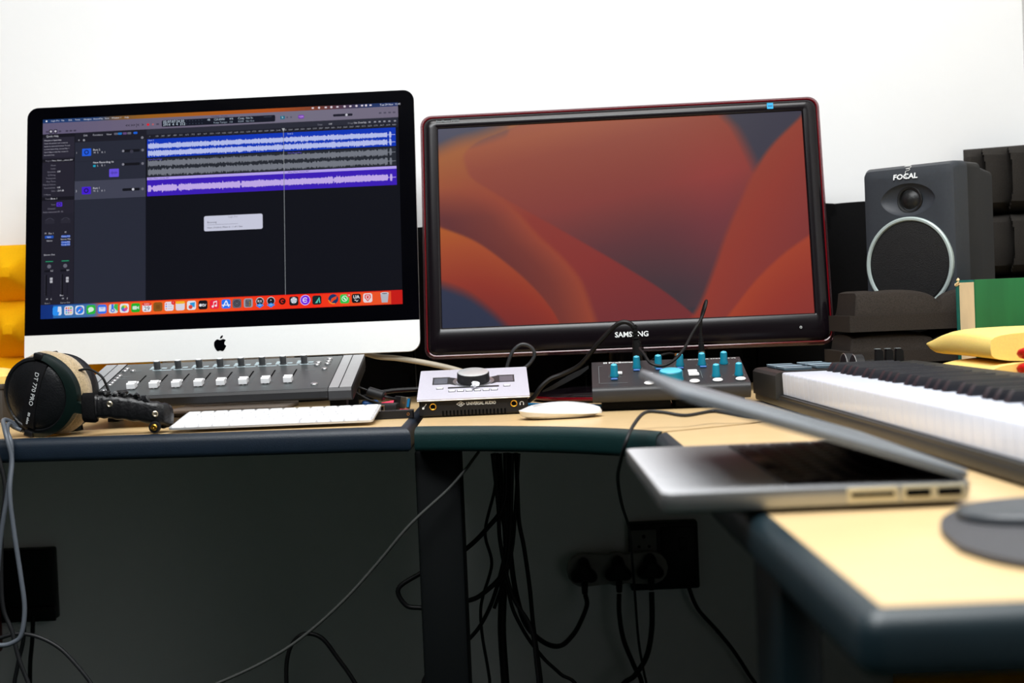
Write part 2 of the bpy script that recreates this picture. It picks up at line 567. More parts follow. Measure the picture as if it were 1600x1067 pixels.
UIW, UIH = .597, .3375
ui = UI(FM, -UIW / 2, .0775 + UIH, UIW / 1600, UIH / 900, .00085)
NAVY = (6, 8, 16)
ui.rect(0, 0, 1600, 900, (6, 8, 16), 0)
ui.grad([(0, (18, 52, 104)), (250, (40, 66, 110)), (330, (110, 82, 50)), (480, (150, 92, 22)), (800, (168, 86, 16)), (1050, (170, 76, 20)), (1230, (120, 60, 40)), (1330, (82, 52, 66)), (1480, (30, 50, 96)), (1600, (28, 48, 98))], 0, 17, 1)
for x, s in ((37, 'Logic Pro'), (84, 'File'), (117, 'Edit'), (146, 'Track'), (186, 'Navigate'), (230, 'Record'), (258, 'Mix'), (281, 'View'), (313, 'Window'), (352, '1'), (372, 'Help')):
    ui.t(s, x, 8, 7.4, (205, 208, 222), 3)
ui.disc(17, 8, 4, (225, 228, 235), 3)
for i, x in enumerate((1220, 1248, 1278, 1303, 1330, 1362, 1388, 1415, 1440, 1458, 1478)):
    (ui.disc if i % 2 else (lambda u, v, r, c, l: ui.rr(u - r, v - r * .7, u + r, v + r * .7, 2, c, l)))(x, 7, 5, (215, 205, 215), 3)
ui.t('Tue 29 Nov  11:41', 1519, 8, 9, (215, 218, 230), 3)
ui.grad([(0, (96, 88, 116)), (500, (104, 96, 118)), (1100, (112, 108, 126)), (1600, (112, 104, 124))], 17, 68, 1)
ui.t('Untitled - Tracks', 800, 24, 8, (60, 54, 74), 3, 'CENTER')
for i, x in enumerate((20, 37, 58, 78, 110, 128, 146)):
    if i in (1, 2):
        ui.rr(x - 9, 47, x + 9, 66, 5, (46, 42, 58), 2)
        ui.disc(x, 56, 5, (190, 186, 200), 3)
    else:
        ui.rr(x - 6, 53, x + 6, 61, 2, (66, 60, 80), 2)
for x, s in ((386, '<<'), (410, '>>'), (431, '|<'), (454, '>')):
    ui.t(s, x, 46, 13, (34, 30, 44), 3, 'CENTER', .4)
ui.disc(478, 46, 6, (214, 24, 40), 3)
ui.disc(500, 46, 4, (190, 90, 96), 3)
ui.rr(515, 42, 528, 50, 2, (72, 66, 84), 3)
ui.rr(540, 30, 1051, 60, 6, (12, 16, 30), 2)
ui.t('02:07:07:24.50', 546, 38, 12, (196, 210, 226), 4)
ui.t('2914  4  4  212', 546, 51, 12, (196, 210, 226), 4)
for x in range(650, 730, 14):
    ui.rect(x, 36, x + 3, 39, (60, 72, 90), 4)
    ui.rect(x, 50, x + 4, 53, (60, 72, 90), 4)
for x, a, b in ((745, '48', ''), (774, '120,0000', 'Keep Tempo'), (845, '4/4', '/16'), (883, 'Cmaj', '9/200'), (919, 'No In', 'No Out')):
    ui.t(a, x, 38, 10, (176, 190, 206), 4)
    ui.t(b, x, 52, 8.5, (150, 164, 182), 4)
ui.rect(1000, 36, 1035, 38, (60, 70, 88), 4)
ui.rr(1074, 36, 1094, 51, 3, (18, 104, 132), 3)
ui.t('k', 1084, 43, 10, (220, 235, 240), 4, 'CENTER')
for x in (1105, 1122):
    ui.disc(x, 44, 4, (84, 80, 98), 3)
ui.rr(1154, 36, 1180, 52, 5, (112, 30, 176), 3)
ui.t('1234', 1167, 44, 8, (225, 200, 245), 4, 'CENTER')
ui.rr(1310, 40, 1397, 51, 5, (24, 24, 38), 3)
ui.disc(1370, 45.5, 5.5, (190, 190, 200), 4)
for x in (1520, 1541, 1562, 1582):
    ui.rr(x - 6, 41, x + 6, 48, 2, (78, 74, 92), 3)
# left inspector
ui.rect(0, 68, 146, 900, (33, 31, 43), 1)
ui.rect(0, 68, 146, 84, (18, 17, 26), 2)
ui.t('Quick Help', 16, 78, 9, (196, 196, 206), 4)
ui.rect(0, 84, 146, 175, (38, 36, 49), 2)
for i, s in enumerate(('Welcome to Quick Help', 'Hover the pointer over an item to', 'display its name and function. To lock', 'or show Quick Help, choose Help >', 'Quick Help or click the ? button in', 'the control bar')):
    ui.t(s, 7, 97 + i * 13.4, 5.7, (176, 174, 188) if i else (210, 208, 220), 4)
ui.rect(0, 182, 146, 197, (16, 15, 23), 2)
ui.t('Region:', 14, 190, 8, (110, 108, 122), 4)
ui.t('New_Mixer..._mixed_007', 44, 190, 6.6, (206, 206, 216), 4)
for i, (a, b) in enumerate((('Mute:', ''), ('Loop:', ''), ('Quantize:', 'Off'), ('Q-Swing:', ''), ('Transpose:', ''), ('Fine Tune:', ''), ('Flex & Follow:', ''), ('Reverse/Info:', 'Off'), ('Gain:', '-3,4 dB'))):
    ui.t(a, 62, 212 + i * 14.5, 7.4, (120, 118, 132), 4, 'RIGHT')
    ui.t(b, 68, 212 + i * 14.5, 7.8, (206, 206, 216), 4)
ui.t('> More', 8, 344, 7.5, (130, 128, 142), 4)
ui.rect(0, 355, 146, 371, (16, 15, 23), 2)
ui.t('Track:', 14, 363, 8, (110, 108, 122), 4)
ui.t('Bum 1', 40, 363, 8.5, (206, 206, 216), 4)
ui.t('Icon:', 62, 390, 7.4, (120, 118, 132), 4, 'RIGHT')
ui.rr(66, 380, 92, 400, 3, (76, 40, 190), 3)
ui.ring(79, 390, 7, 2.2, (30, 18, 70), 4)
ui.t('Channel:', 62, 408, 7.4, (120, 118, 132), 4, 'RIGHT')
ui.t('Audio Instrument ID:  02', 5, 423, 6.6, (132, 130, 144), 4)
ui.rect(0, 432, 146, 840, (30, 29, 40), 2)
for cx in (36, 108):
    ui.rr(cx - 22, 455, cx + 22, 476, 3, (38, 37, 48), 3)
    ui.ring(cx, 470, 20, 1.6, (70, 70, 84), 4, 12, radians(30), radians(150))
    ui.disc(cx, 667, 9, (98, 98, 110), 4)
    ui.rect(cx - 18, 641, cx + 18, 649, (20, 62, 52), 3)
    ui.rect(cx - 16, 644, cx + 16, 646, (48, 170, 120), 4)
    ui.rect(cx - 21, 683, cx + 4, 692, (12, 12, 20), 3)
    ui.t('0,0', cx + 12, 687, 7, (190, 190, 200), 4, 'CENTER')
    ui.rect(cx - 15, 704, cx - 9, 797, (8, 8, 14), 4)
    for k in range(12):
        ui.rect(cx - 20, 706 + k * 8, cx - 17, 707 + k * 8, (96, 96, 108), 4)
    ui.rect(cx + 9, 712, cx + 11, 797, (14, 14, 22), 4)
    ui.rr(cx + 4, 717, cx + 16, 741, 2, (176, 176, 184), 5)
    ui.rect(cx + 4, 728, cx + 16, 730, (70, 70, 80), 6)
    ui.t('M    S', cx, 813, 8, (200, 200, 210), 4, 'CENTER')
ui.t('M   Bus 1', 35, 519, 8, (190, 188, 200), 4, 'CENTER')
ui.t('M', 108, 517, 8, (190, 188, 200), 4, 'CENTER')
ui.rr(15, 529, 54, 541, 2, (24, 76, 172), 3)
ui.t('Input', 34, 535, 7, (200, 214, 240), 4, 'CENTER')
ui.t('Stereo', 36, 552, 7.5, (190, 190, 200), 4, 'CENTER')
for v in (530, 556, 567):
    ui.rr(89, v, 129, v + 10.5, 2, (24, 76, 180), 3)
    ui.t('Comp EQ', 109, v + 5, 7, (200, 214, 240), 4, 'CENTER')
ui.t('Stereo Mix', 109, 548, 7.5, (190, 190, 200), 4, 'CENTER')
ui.t('Stereo Out', 36, 615, 8, (190, 190, 200), 4, 'CENTER')
ui.t('Bnc', 93, 798, 8, (200, 200, 210), 4, 'CENTER')
ui.t('Bum 1', 30, 831, 7, (150, 150, 160), 4, 'CENTER')
ui.t('Stereo Out', 109, 831, 7, (150, 150, 160), 4, 'CENTER')
# track headers
ui.rect(146, 66, 1600, 112, (24, 24, 34), 1)
ui.rect(147, 112, 468, 900, (36, 39, 52), 1)
ui.rect(145, 68, 147, 840, (8, 8, 14), 3)
for x, s in ((186, 'Edit'), (228, 'Functions'), (290, 'View')):
    ui.t(s, x, 82, 8.5, (176, 176, 188), 4)
for x, c in ((333, (90, 90, 104)), (351, (20, 110, 190)), (373, (96, 70, 120)), (393, (96, 96, 110)), (421, (24, 90, 200))):
    ui.rr(x - 9, 76, x + 9, 86, 3, c, 4)
ui.t('+', 160, 103, 12, (180, 180, 190), 4)
ui.disc(188, 103, 5, (140, 140, 150), 4)
ui.disc(452, 104, 6, (120, 120, 132), 4)
ui.rect(147, 289, 468, 373, (62, 64, 80), 2)
ui.rect(147, 200, 468, 201, (24, 26, 36), 3)
for (v, c, d, nm) in ((142, (30, 88, 214), (14, 40, 110), 'Bum 2'), (316, (66, 26, 206), (30, 12, 96), 'Bum 1')):
    ui.rr(180, v, 221, v + 34, 3, c, 4)
    ui.ring(200, v + 17, 11, 5, d, 5)
    ui.t(nm, 230, v + 8, 9, (210, 210, 220), 4)
    ui.t('M  S    R  I', 232, v + 21, 9, (180, 180, 192), 4)
    ui.t('%d' % (1 if v < 200 else 2), 152, v + 18, 9, (190, 190, 200), 4)
ui.t('New Recording 16', 230, 208, 9, (214, 214, 224), 4)
ui.rr(230, 218, 242, 228, 3, (20, 150, 180), 4)
ui.t('S    R  I', 248, 223, 9, (180, 180, 192), 4)
ui.rr(303, 240, 347, 277, 4, (98, 76, 214), 4)
for k, hgt in enumerate((4, 9, 15, 10, 5, 12, 7, 10, 5)):
    ui.rect(310 + k * 3.5, 258 - hgt / 2, 311.6 + k * 3.5, 258 + hgt / 2, (46, 36, 120), 5)
for v, kx in ((161, 366), (222, 366), (337, 411)):
    ui.rr(363, v - 6, 441, v + 6, 4, (12, 13, 20), 4)
    ui.disc(kx, v, 5.5, (130, 130, 142), 5)
    ui.disc(454, v, 6, (110, 110, 122), 5)
ui.disc(411, 337, 5.5, (200, 200, 210), 6)
ui.disc(404, 165, 8, (54, 54, 68), 5)
# arrange area
ui.rect(468, 112, 1600, 840, NAVY, 1)
ui.rect(472, 68, 1598, 92, (38, 40, 52), 2)
ui.t('Snap:', 1240, 84, 8, (120, 120, 132), 4)
ui.t('Off', 1290, 84, 8, (190, 190, 200), 4)
ui.t('Drag:', 1375, 84, 8, (120, 120, 132), 4)
ui.t('No Overlap', 1402, 84, 8.5, (200, 200, 210), 4)
for x in (1472, 1496, 1517, 1538, 1560, 1585):
    ui.rr(x - 5, 80, x + 5, 87, 2, (140, 140, 152), 4)
for k in range(41):
    ui.t('%d' % (1 + k * 102), 484 + k * 27.2, 101, 7, (150, 152, 164), 4)
    ui.rect(480 + k * 27.2, 98, 481 + k * 27.2, 112, (54, 56, 68), 3)
RB, RG, RV = (4, 50, 178), (34, 38, 46), (56, 24, 178)
ui.rect(474, 113, 1587, 197, RB, 3)
ui.rect(474, 201, 1587, 285, RG, 3)
ui.rect(474, 287, 1587, 299, (176, 158, 232), 3)
ui.rect(474, 299, 1587, 372, RV, 3)
rnd = random.Random(3)
def wave(v, amp, col, u0=478, u1=1586, tail=1548, step=2.3, lo=.5, gaps=()):
    n = int((u1 - u0) / step)
    up, dn = [], []
    slow = 1.
    for k in range(n + 1):
        u = u0 + k * step
        slow += (rnd.uniform(.72, 1.1) - slow) * .08
        e = slow * rnd.uniform(lo, 1.)
        if rnd.random() < .02: e *= 1.3
        if u > tail: e = .08 if abs(u - tail - 14) > 5 else .9
        if any(abs(u - q) < 3 for q in gaps): e *= .3
        up.append(v - amp * e * rnd.uniform(.8, 1.15))
        dn.append(v + amp * e * rnd.uniform(.8, 1.15))
    ui.c = lin(col)
    for k in range(n):
        a, b = u0 + k * step, u0 + (k + 1) * step
        ui.add([ui.P(a, up[k], 5), ui.P(a, dn[k], 5), ui.P(b, dn[k + 1], 5), ui.P(b, up[k + 1], 5)], [(0, 1, 2, 3)])
wave(145, 15, (176, 186, 232))
wave(178, 16, (176, 186, 232))
wave(224, 18, (112, 116, 126), lo=.45)
wave(264, 19, (112, 116, 126), lo=.45)
wave(337, 17, (188, 166, 228), lo=.72, gaps=(497, 612, 894, 1307))
for x, v, s, c in ((480, 119, 'Bum 2', (170, 190, 240)), (1105, 119, 'Bum 2', (170, 190, 240)), (480, 206, 'New Recording', (96, 80, 200)), (1105, 206, 'New Recording', (96, 80, 200)), (480, 293, 'New_Mixer_mixed_007', (70, 50, 120)), (1105, 293, 'New_Mixer_mixed_007', (70, 50, 120))):
    ui.t(s, x, v, 7, c, 6)
ui.rect(1086, 105, 1088.4, 842, (132, 136, 140), 7)
ui.poly([(1080, 93), (1087, 107), (1094, 93)], (170, 172, 176), 7)
ui.rr(729, 473, 990, 541, 8, (196, 198, 216), 8)
ui.t('Logic Pro', 858, 481, 8, (120, 120, 136), 9, 'CENTER')
ui.t('Bouncing', 743, 502, 8.5, (60, 60, 76), 9)
ui.rect(743, 512, 880, 514, (150, 150, 168), 9)
ui.t('New_Untitled_Mixer 6 - 1 of 1 files', 743, 526, 8, (70, 70, 86), 9)
# dock
ui.grad([(0, (10, 44, 116)), (60, (10, 48, 122)), (200, (30, 60, 120)), (262, (150, 60, 60)), (330, (224, 50, 18)), (900, (232, 40, 12)), (1100, (240, 26, 8)), (1600, (190, 22, 14))], 838, 900, 9)
def dockg(u0, u1, stops):
    ui.grad(stops, 842, 898, 10)
dockg(0, 0, [(56, (36, 100, 170)), (240, (70, 110, 160)), (270, (208, 90, 60)), (340, (240, 84, 26)), (620, (236, 100, 30)), (940, (240, 60, 20)), (1200, (240, 40, 16)), (1400, (238, 78, 26)), (1550, (224, 82, 40))])
def icon(u, col, r=9):
    ui.rr(u - 20, 847, u + 20, 887, r, col, 12)
L = 13
CV = 867
icon(74, (40, 140, 236)); ui.poly([(78, 848), (92, 848), (94, 860), (94, 880), (90, 886), (80, 886), (84, 872), (76, 870)], (206, 216, 234), L)
icon(126, (206, 206, 222))
for k in range(9):
    ui.rr(112 + k % 3 * 10, 853 + k // 3 * 10, 119 + k % 3 * 10, 860 + k // 3 * 10, 2, ((220, 70, 60), (240, 160, 40), (70, 180, 80), (60, 130, 230), (180, 70, 200), (230, 90, 140), (60, 180, 200), (150, 150, 160), (240, 200, 60))[k], L)
icon(175, (214, 220, 232)); ui.disc(175, CV, 17, (36, 120, 226), L); ui.poly([(186, 856), (177, 869), (173, 865)], (230, 60, 50), L + 1); ui.poly([(164, 878), (173, 865), (177, 869)], (230, 234, 240), L + 1)
icon(225, (40, 176, 56)); ui.poly([(225 + 13 * cos(a), 866 - 10.5 * sin(a)) for a in [2 * pi * i / 20 for i in range(20)]], (206, 232, 214), L); ui.poly([(216, 872), (224, 877), (214, 880)], (206, 232, 214), L)
icon(275, (44, 110, 232)); ui.rr(260, 857, 290, 877, 3, (206, 216, 238), L); ui.poly([(260, 857), (275, 868), (290, 857)], (170, 186, 226), L + 1)
icon(325, (206, 214, 214)); ui.poly([(330, 847), (345, 847), (345, 880), (326, 862)], (60, 178, 80), L); ui.rect(316, 847, 326, 870, (50, 110, 226), L); ui.ring(322, 874, 9, 4, (40, 90, 220), L + 1)
icon(374, (224, 224, 228))
for k in range(8):
    a = k * pi / 4
    ui.poly([(374 + 8 * cos(a) + 7 * cos(t), CV - 8 * sin(a) - 7 * sin(t)) for t in [2 * pi * i / 10 for i in range(10)]], ((230, 60, 50), (240, 140, 40), (240, 200, 50), (120, 190, 60), (50, 170, 110), (60, 120, 210), (130, 80, 190), (210, 70, 150))[k], L + k * .2)
icon(424, (30, 170, 40)); ui.rr(410, 859, 430, 875, 4, (196, 228, 204), L); ui.poly([(431, 865), (439, 859), (439, 875), (431, 869)], (196, 228, 204), L)
icon(474, (226, 226, 234)); ui.rr(454, 847, 494, 860, 6, (220, 46, 40), L); ui.t('NOV', 474, 853.5, 8, (240, 220, 220), L + 1, 'CENTER'); ui.t('29', 474, 874, 20, (50, 50, 70), L + 1, 'CENTER')
icon(523, (134, 82, 22)); ui.rr(514, 858, 532, 876, 3, (118, 70, 20), L)
icon(573, (222, 218, 232)); [ui.disc(560, v, 3, c, L) for v, c in ((857, (220, 60, 60)), (867, (60, 110, 220)), (877, (240, 140, 40)))]; [ui.rect(567, v - 1, 588, v + 1, (180, 176, 190), L) for v in (857, 867, 877)]; ui.disc(591, 852, 9, (224, 30, 36), L + 1); ui.t('1', 591, 852, 10, (250, 220, 220), L + 2, 'CENTER')
icon(622, (216, 210, 220)); ui.rr(602, 847, 642, 858, 5, (240, 180, 40), L)
icon(672, (222, 224, 228)); ui.poly([(664, 856), (688, 853), (686, 876), (670, 872)], (40, 150, 214), L); ui.disc(668, 874, 9, (214, 66, 50), L + 1)
icon(723, (16, 16, 20)); ui.t('tv', 728, CV, 17, (226, 226, 230), L, 'CENTER', .4); ui.disc(712, 868, 6.5, (226, 226, 230), L)
icon(773, (232, 30, 60)); ui.disc(766, 876, 5, (240, 220, 226), L); ui.disc(780, 873, 5, (240, 220, 226), L); ui.rect(768.6, 855, 771, 876, (240, 220, 226), L); ui.rect(782.6, 852, 785, 873, (240, 220, 226), L); ui.poly([(768.6, 855), (785, 851), (785, 856), (768.6, 860)], (240, 220, 226), L)
icon(825, (34, 112, 234)); ui.poly([(823, 852), (828, 852), (840, 880), (834, 880)], (226, 232, 244), L); ui.poly([(823, 852), (828, 852), (814, 880), (809, 880)], (226, 232, 244), L + .3); ui.rect(806, 870, 844, 874, (226, 232, 244), L + .6)
icon(873, (92, 94, 104)); ui.ring(873, CV, 15, 4, (48, 50, 58), L); ui.ring(873, CV, 8, 3, (40, 42, 50), L); [ui.rect(872 - 1, 853, 874, 862, (40, 42, 50), L)]
icon(923, (150, 152, 162)); ui.rr(911, 852, 935, 883, 4, (44, 44, 52), L); [ui.rect(914 + k % 3 * 7, 862 + k // 3 * 7, 918 + k % 3 * 7, 866 + k // 3 * 7, (200, 170, 90) if k % 3 == 2 else (150, 150, 160), L + 1) for k in range(9)]; ui.rect(914, 855, 932, 859, (120, 126, 130), L + 1)
for u in (974, 1023):
    ui.disc(u, 862, 18, (196, 200, 210), 12); ui.disc(u, 863, 16, (22, 24, 30), L)
    ui.t('RX' if u < 1000 else '^', u, 862, 12, (226, 230, 236), L + 1, 'CENTER')
    ui.poly([(u - 18, 880), (u, 870), (u + 18, 880), (u, 892)], (50, 130, 220), L + 2)
    ui.rect(u - 7, 877, u + 7, 882, (130, 190, 240), L + 3)
ui.disc(1073, 866, 15, (30, 8, 8), 12); ui.ring(1074, 866, 8, 4, (214, 40, 22), L, 14, radians(30), radians(300))
icon(1124, (20, 22, 26)); ui.disc(1124, 864, 14, (176, 184, 196), L); [ui.poly([(1124, 864), (1124 + 14 * cos(a), 864 - 14 * sin(a)), (1124 + 14 * cos(a + .4), 864 - 14 * sin(a + .4))], (226, 230, 238), L + 1) for a in (0.2, 1.4, 2.6, 3.9, 5.2)]
ui.disc(1174, 865, 23, (206, 186, 240), 12); ui.disc(1174, 865, 20, (112, 22, 220), L); ui.ring(1174, 865, 12, 4, (226, 210, 246), L + 1, 20, radians(40), radians(320)); ui.rect(1164, 863, 1181, 867, (226, 210, 246), L + 2)
icon(1225, (14, 34, 36)); ui.poly([(1212, 880), (1217, 880), (1236, 854), (1240, 880), (1236, 880), (1232, 862), (1228, 880)], (90, 200, 180), L)
ui.disc(1297, 866, 22, (24, 52, 100), 12); ui.poly([(1282, 880), (1290, 862), (1304, 856), (1314, 852), (1310, 866), (1298, 872), (1288, 884)], (224, 70, 30), L); ui.ring(1297, 866, 22, 4, (240, 150, 40), L + 1, 14, radians(190), radians(290))
icon(1347, (44, 190, 70)); ui.ring(1347, 866, 13, 3, (220, 242, 226), L); ui.poly([(1340, 862), (1345, 860), (1354, 870), (1350, 874)], (220, 242, 226), L); ui.disc(1365, 852, 9, (224, 30, 36), L + 1); ui.t('28', 1365, 852, 8, (250, 220, 220), L + 2, 'CENTER')
icon(1398, (16, 17, 20)); ui.t('UA', 1398, 861, 15, (226, 228, 232), L, 'CENTER', .5); ui.poly([(1388, 874), (1396, 872), (1398, 878), (1408, 874), (1400, 882), (1396, 877)], (226, 228, 232), L)
icon(1448, (226, 214, 218)); ui.poly([(1436, 852), (1460, 852), (1462, 866), (1448, 883), (1434, 866)], (214, 34, 40), L); ui.poly([(1440, 856), (1456, 856), (1457, 866), (1448, 878), (1439, 866)], (230, 210, 214), L + 1); ui.poly([(1443, 859), (1453, 859), (1452, 866), (1448, 873), (1444, 866)], (214, 34, 40), L + 2)
ui.poly([(1504, 850), (1540, 850), (1535, 890), (1509, 890)], (176, 178, 188), 12); ui.poly([(1522 + 18 * cos(a), 850 - 5 * sin(a)) for a in [2 * pi * i / 18 for i in range(18)]], (206, 208, 216), L); ui.poly([(1522 + 13 * cos(a), 851 - 3 * sin(a)) for a in [2 * pi * i / 18 for i in range(18)]], (110, 112, 124), L + 1)
obj('screen', ui, 'screen_glow', comp, sharp=0, flip=False, colors=True)

# ------------------------------------------------------------ the second monitor
mon = thing('monitor', 'wide glossy black monitor with red rim showing orange petal wallpaper', 'monitor', (.1854, 2.2194, TZ), -.0637)
MM = T(0, 0, .0769) @ face_frame(.1854)
MW, MH = .325, .4035
SX, SY0, SY1 = .2985, .0465, .382
def frame_loft(g, outer, inner, M):
    """outer/inner: list of (outline, z) rings, same point count; makes a frame"""
    g.loft([[M @ Vector((x, y, z)) for x, y in o] for o, z in outer] + [[M @ Vector((x, y, z)) for x, y in o] for o, z in inner], cap=False)
N_ = 5
def rr_(d, r): return rrect(-MW + d, d, MW - d, MH - d, max(r, .0012), N_)
def scr_(d): return rrect(-SX - d, SY0 - d, SX + d, SY1 + d, .0012, N_)
g = G()
frame_loft(g, [(rr_(.002, .014), -.024), (rr_(.002, .014), -.004), (rr_(.0035, .014), .0005), (rr_(.0075, .013), .0034), (scr_(.0035), .0042), (scr_(.0012), .0030), (scr_(0), .0004), (scr_(0), -.002)], [], MM)
obj('bezel', g, 'gloss_black', mon, sharp=50)
g = G()
frame_loft(g, [(rr_(.0022, .014), -.012), (rr_(-.0006, .016), -.012), (rr_(-.0006, .016), -.003), (rr_(.0006, .016), -.0006), (rr_(.0022, .014), -.0010)], [], MM)
obj('rim', g, 'red_rim', mon, sharp=50)
tag(bpy.data.objects['rim'], 'translucent dark red rim')
g = G()
frame_loft(g, [(rr_(-.0007, .016), -.010), (rr_(-.0036, .018), -.010), (rr_(-.0036, .018), -.005), (rr_(-.0007, .016), -.003)], [], MM)
obj('clear_edge', g, 'clear_rim', mon, sharp=50)
g = G()
o0 = rr_(.002, .014)
sc = lambda s, z: [MM @ Vector((x * s, MH / 2 + (y - MH / 2) * s, z)) for x, y in o0]
g.loft([sc(1, -.022), sc(.97, -.035), sc(.8, -.05), sc(.5, -.058)])
obj('back_shell', g, 'gloss_black', mon)
# wallpaper as a fine grid of colours
NX, NY = 330, 186
U, V = np.meshgrid(np.linspace(0, 1, NX), np.linspace(0, 1, NY))
def curve(pts):
    P = smooth_path([(x, y, 0) for x, y in pts], 12)
    return np.array([(p.x, p.y) for p in P])
def below(pts):
    """v of the curve at U (single valued in u)"""
    return extrap(U, curve(pts), 0, 1)
def extrap(X, c, i, j):
    k = np.argsort(c[:, i], kind='stable')
    x, y = c[k, i], c[k, j]
    r = np.interp(X, x, y)
    hi = (y[-1] - y[-9]) / max(1e-4, x[-1] - x[-9])
    lo = (y[8] - y[0]) / max(1e-4, x[8] - x[0])
    return np.where(X > x[-1], y[-1] + (X - x[-1]) * hi, np.where(X < x[0], y[0] + (X - x[0]) * lo, r))
def atv(pts):
    return extrap(V, curve(pts), 1, 0)
def st(x, w): return np.clip(x / w * .5 + .5, 0, 1)[..., None]
def C3(*c): return np.array(c, float)
def ramp(t, stops):
    t = np.clip(t, 0, 1)
    return np.stack([np.interp(t, [s[0] for s in stops], [s[1][k] for s in stops]) for k in range(3)], -1)
img = ramp(U + .2 * V, [(0, (62, 62, 84)), (.5, (60, 56, 66)), (1, (60, 58, 72))])
# large upper petal
tA = np.clip((V - .05) * 1.05 + (U - .3) * .35, 0, 1)
A = ramp(tA, [(0, (158, 78, 44)), (.12, (146, 66, 46)), (.42, (134, 58, 52)), (.66, (98, 52, 56)), (.95, (66, 52, 58)), (1, (62, 52, 58))])
A = A + (np.exp(-((U - .78) / .13) ** 2) * (V < .95) * np.clip(V * 1.6, 0, 1) * 22)[..., None] * C3(1.5, .15, .2) * (1 - .5 * V[..., None])
aA = st(V - below([(-.02, .13), (0, .117), (.053, .079), (.114, .056), (.183, .02), (.3, -.05), (1, -.06)]), .05) * st(atv([(.775, -.05), (.788, 0), (.819, .067), (.842, .154), (.87, .284), (.88, .36), (.80, .7), (.66, 1.02)]) - U, .02)
img = img * (1 - aA) + A * aA
# outer left fold (ochre) left of the inner edge
lo_u = atv([(.178, .03), (.11, .075), (.074, .13), (.072, .18), (.095, .266), (.161, .348), (.241, .439), (.349, .559), (.5, .735), (.605, .866), (.69, 1.0)])
lowv = below([(-.05, -.2), (.03, -.1), (.072, .20), (.095, .266), (.161, .348), (.241, .439), (.349, .559), (.5, .735), (.605, .866), (.69, 1.0)])
Bc = ramp(V * .8 + U * .45, [(0, (150, 96, 40)), (.12, (164, 92, 40)), (.28, (156, 74, 46)), (.5, (142, 54, 44)), (.75, (136, 50, 46)), (1, (118, 48, 50))])
aB = np.maximum(st(V - lowv, .006) * (V > .2)[..., None], st(lo_u - U, .006) * (V <= .27)[..., None])
aB = aB * st(V - below([(-.02, .13), (0, .117), (.053, .079), (.114, .056), (.183, .02), (.3, -.05), (1, -.06)]), .05)
img = img * (1 - aB) + Bc * aB
# shaded strip left of the ridge
rid = atv([(.05, .2), (.12, .32), (.19, .407), (.268, .565), (.338, .695), (.38, .807), (.415, 1.0)])
dr = rid - U
Cc = ramp(np.clip(dr / .28, 0, 1), [(0, (160, 76, 46)), (.05, (148, 66, 48)), (.3, (120, 54, 46)), (.75, (100, 46, 46)), (1, (116, 52, 44))])
aC = st(dr, .012) * np.clip((V - .3) / .16, 0, 1)[..., None]
img = img * (1 - aC) + Cc * aC
# lower left petal
cv = below([(-.01, .495), (.002, .501), (.097, .578), (.19, .709), (.254, .823), (.296, .921), (.319, 1.0), (.345, 1.12)])
Dc = ramp((V - cv) * 1.3 + U * 1.2, [(0, (178, 92, 36)), (.15, (168, 76, 40)), (.4, (146, 52, 38)), (.6, (124, 44, 40)), (1, (110, 40, 40))])
aD = st(V - cv, .008)
img = img * (1 - aD) + Dc * aD
bv = below([(-.01, .78), (.003, .788), (.07, .841), (.127, .92), (.17, .997), (.21, 1.08)])
aE = st(V - bv, .03)
img = img * (1 - aE) + ramp(V, [(0, (50, 60, 84)), (1, (46, 52, 74))]) * aE
# right petals
dl = atv([(1.01, 0), (.995, .032), (.917, .161), (.866, .283), (.818, .447), (.778, .595), (.742, .756), (.703, .915), (.672, 1.0)])
Ec = ramp(np.clip((U - dl) * 2.2 + .25 * V, 0, 1), [(0, (150, 64, 46)), (.25, (148, 58, 46)), (.55, (134, 54, 50)), (1, (110, 48, 50))])
aF = st(U - dl, .008)
img = img * (1 - aF) + Ec * aF
ev = below([(.72, 1.10), (.776, .985), (.849, .833), (.921, .717), (.995, .627), (1.01, .61)])
Fc = ramp((V - ev) * 2, [(0, (166, 66, 42)), (.4, (150, 54, 42)), (1, (128, 48, 46))])
aG = st(V - ev, .01)
img = img * (1 - aG) + Fc * aG
img = np.clip(img, 0, 255) / 255.
img = np.where(img <= .04045, img / 12.92, ((img + .055) / 1.055) ** 2.4)
me = bpy.data.meshes.new('screen')
xs = -SX + U * 2 * SX
ys = SY1 - V * (SY1 - SY0)
pts = np.stack([xs, ys, np.full_like(xs, .0002)], -1).reshape(-1, 3)
R3 = np.array(MM.to_3x3()); t3 = np.array(MM.translation)
pts = pts @ R3.T + t3
idx = np.arange(NX * NY).reshape(NY, NX)
fc = np.stack([idx[1:, :-1], idx[1:, 1:], idx[:-1, 1:], idx[:-1, :-1]], -1).reshape(-1, 4)
me.from_pydata(pts.tolist(), [], fc.tolist())
ca = me.color_attributes.new('Col', 'FLOAT_COLOR', 'POINT')
ca.data.foreach_set('color', np.concatenate([img.reshape(-1, 3), np.ones((NX * NY, 1))], 1).astype(np.float32).ravel())
me.materials.append(MATS['screen_wallpaper'])
scr = bpy.data.objects.new('screen', me)
COL.objects.link(scr)
scr.parent = mon
g = G().text('SAMSUNG', .0118, MM @ T(.0068, .0228, .0055), .00022, 'CENTER', .0002, 1.0)
obj('maker_lettering', g, 'white_print', mon, sharp=0)
g = G().text('SyncMaster P2770', .0052, MM @ T(-.301, .3935, .0048), .00003, 'LEFT', .0001)
obj('model_lettering', g, 'dim_print', mon, sharp=0)
g = G(); shp(g, rrect(.243, .3865, .253, .3965, .0006), .0050, .0054, MM)
st_ = obj('energy_sticker', g, 'sticker_blue', mon, sharp=30)
g = G(); shp(g, rrect(.2445, .3905, .2515, .392, .0003), .0054, .0056, MM)
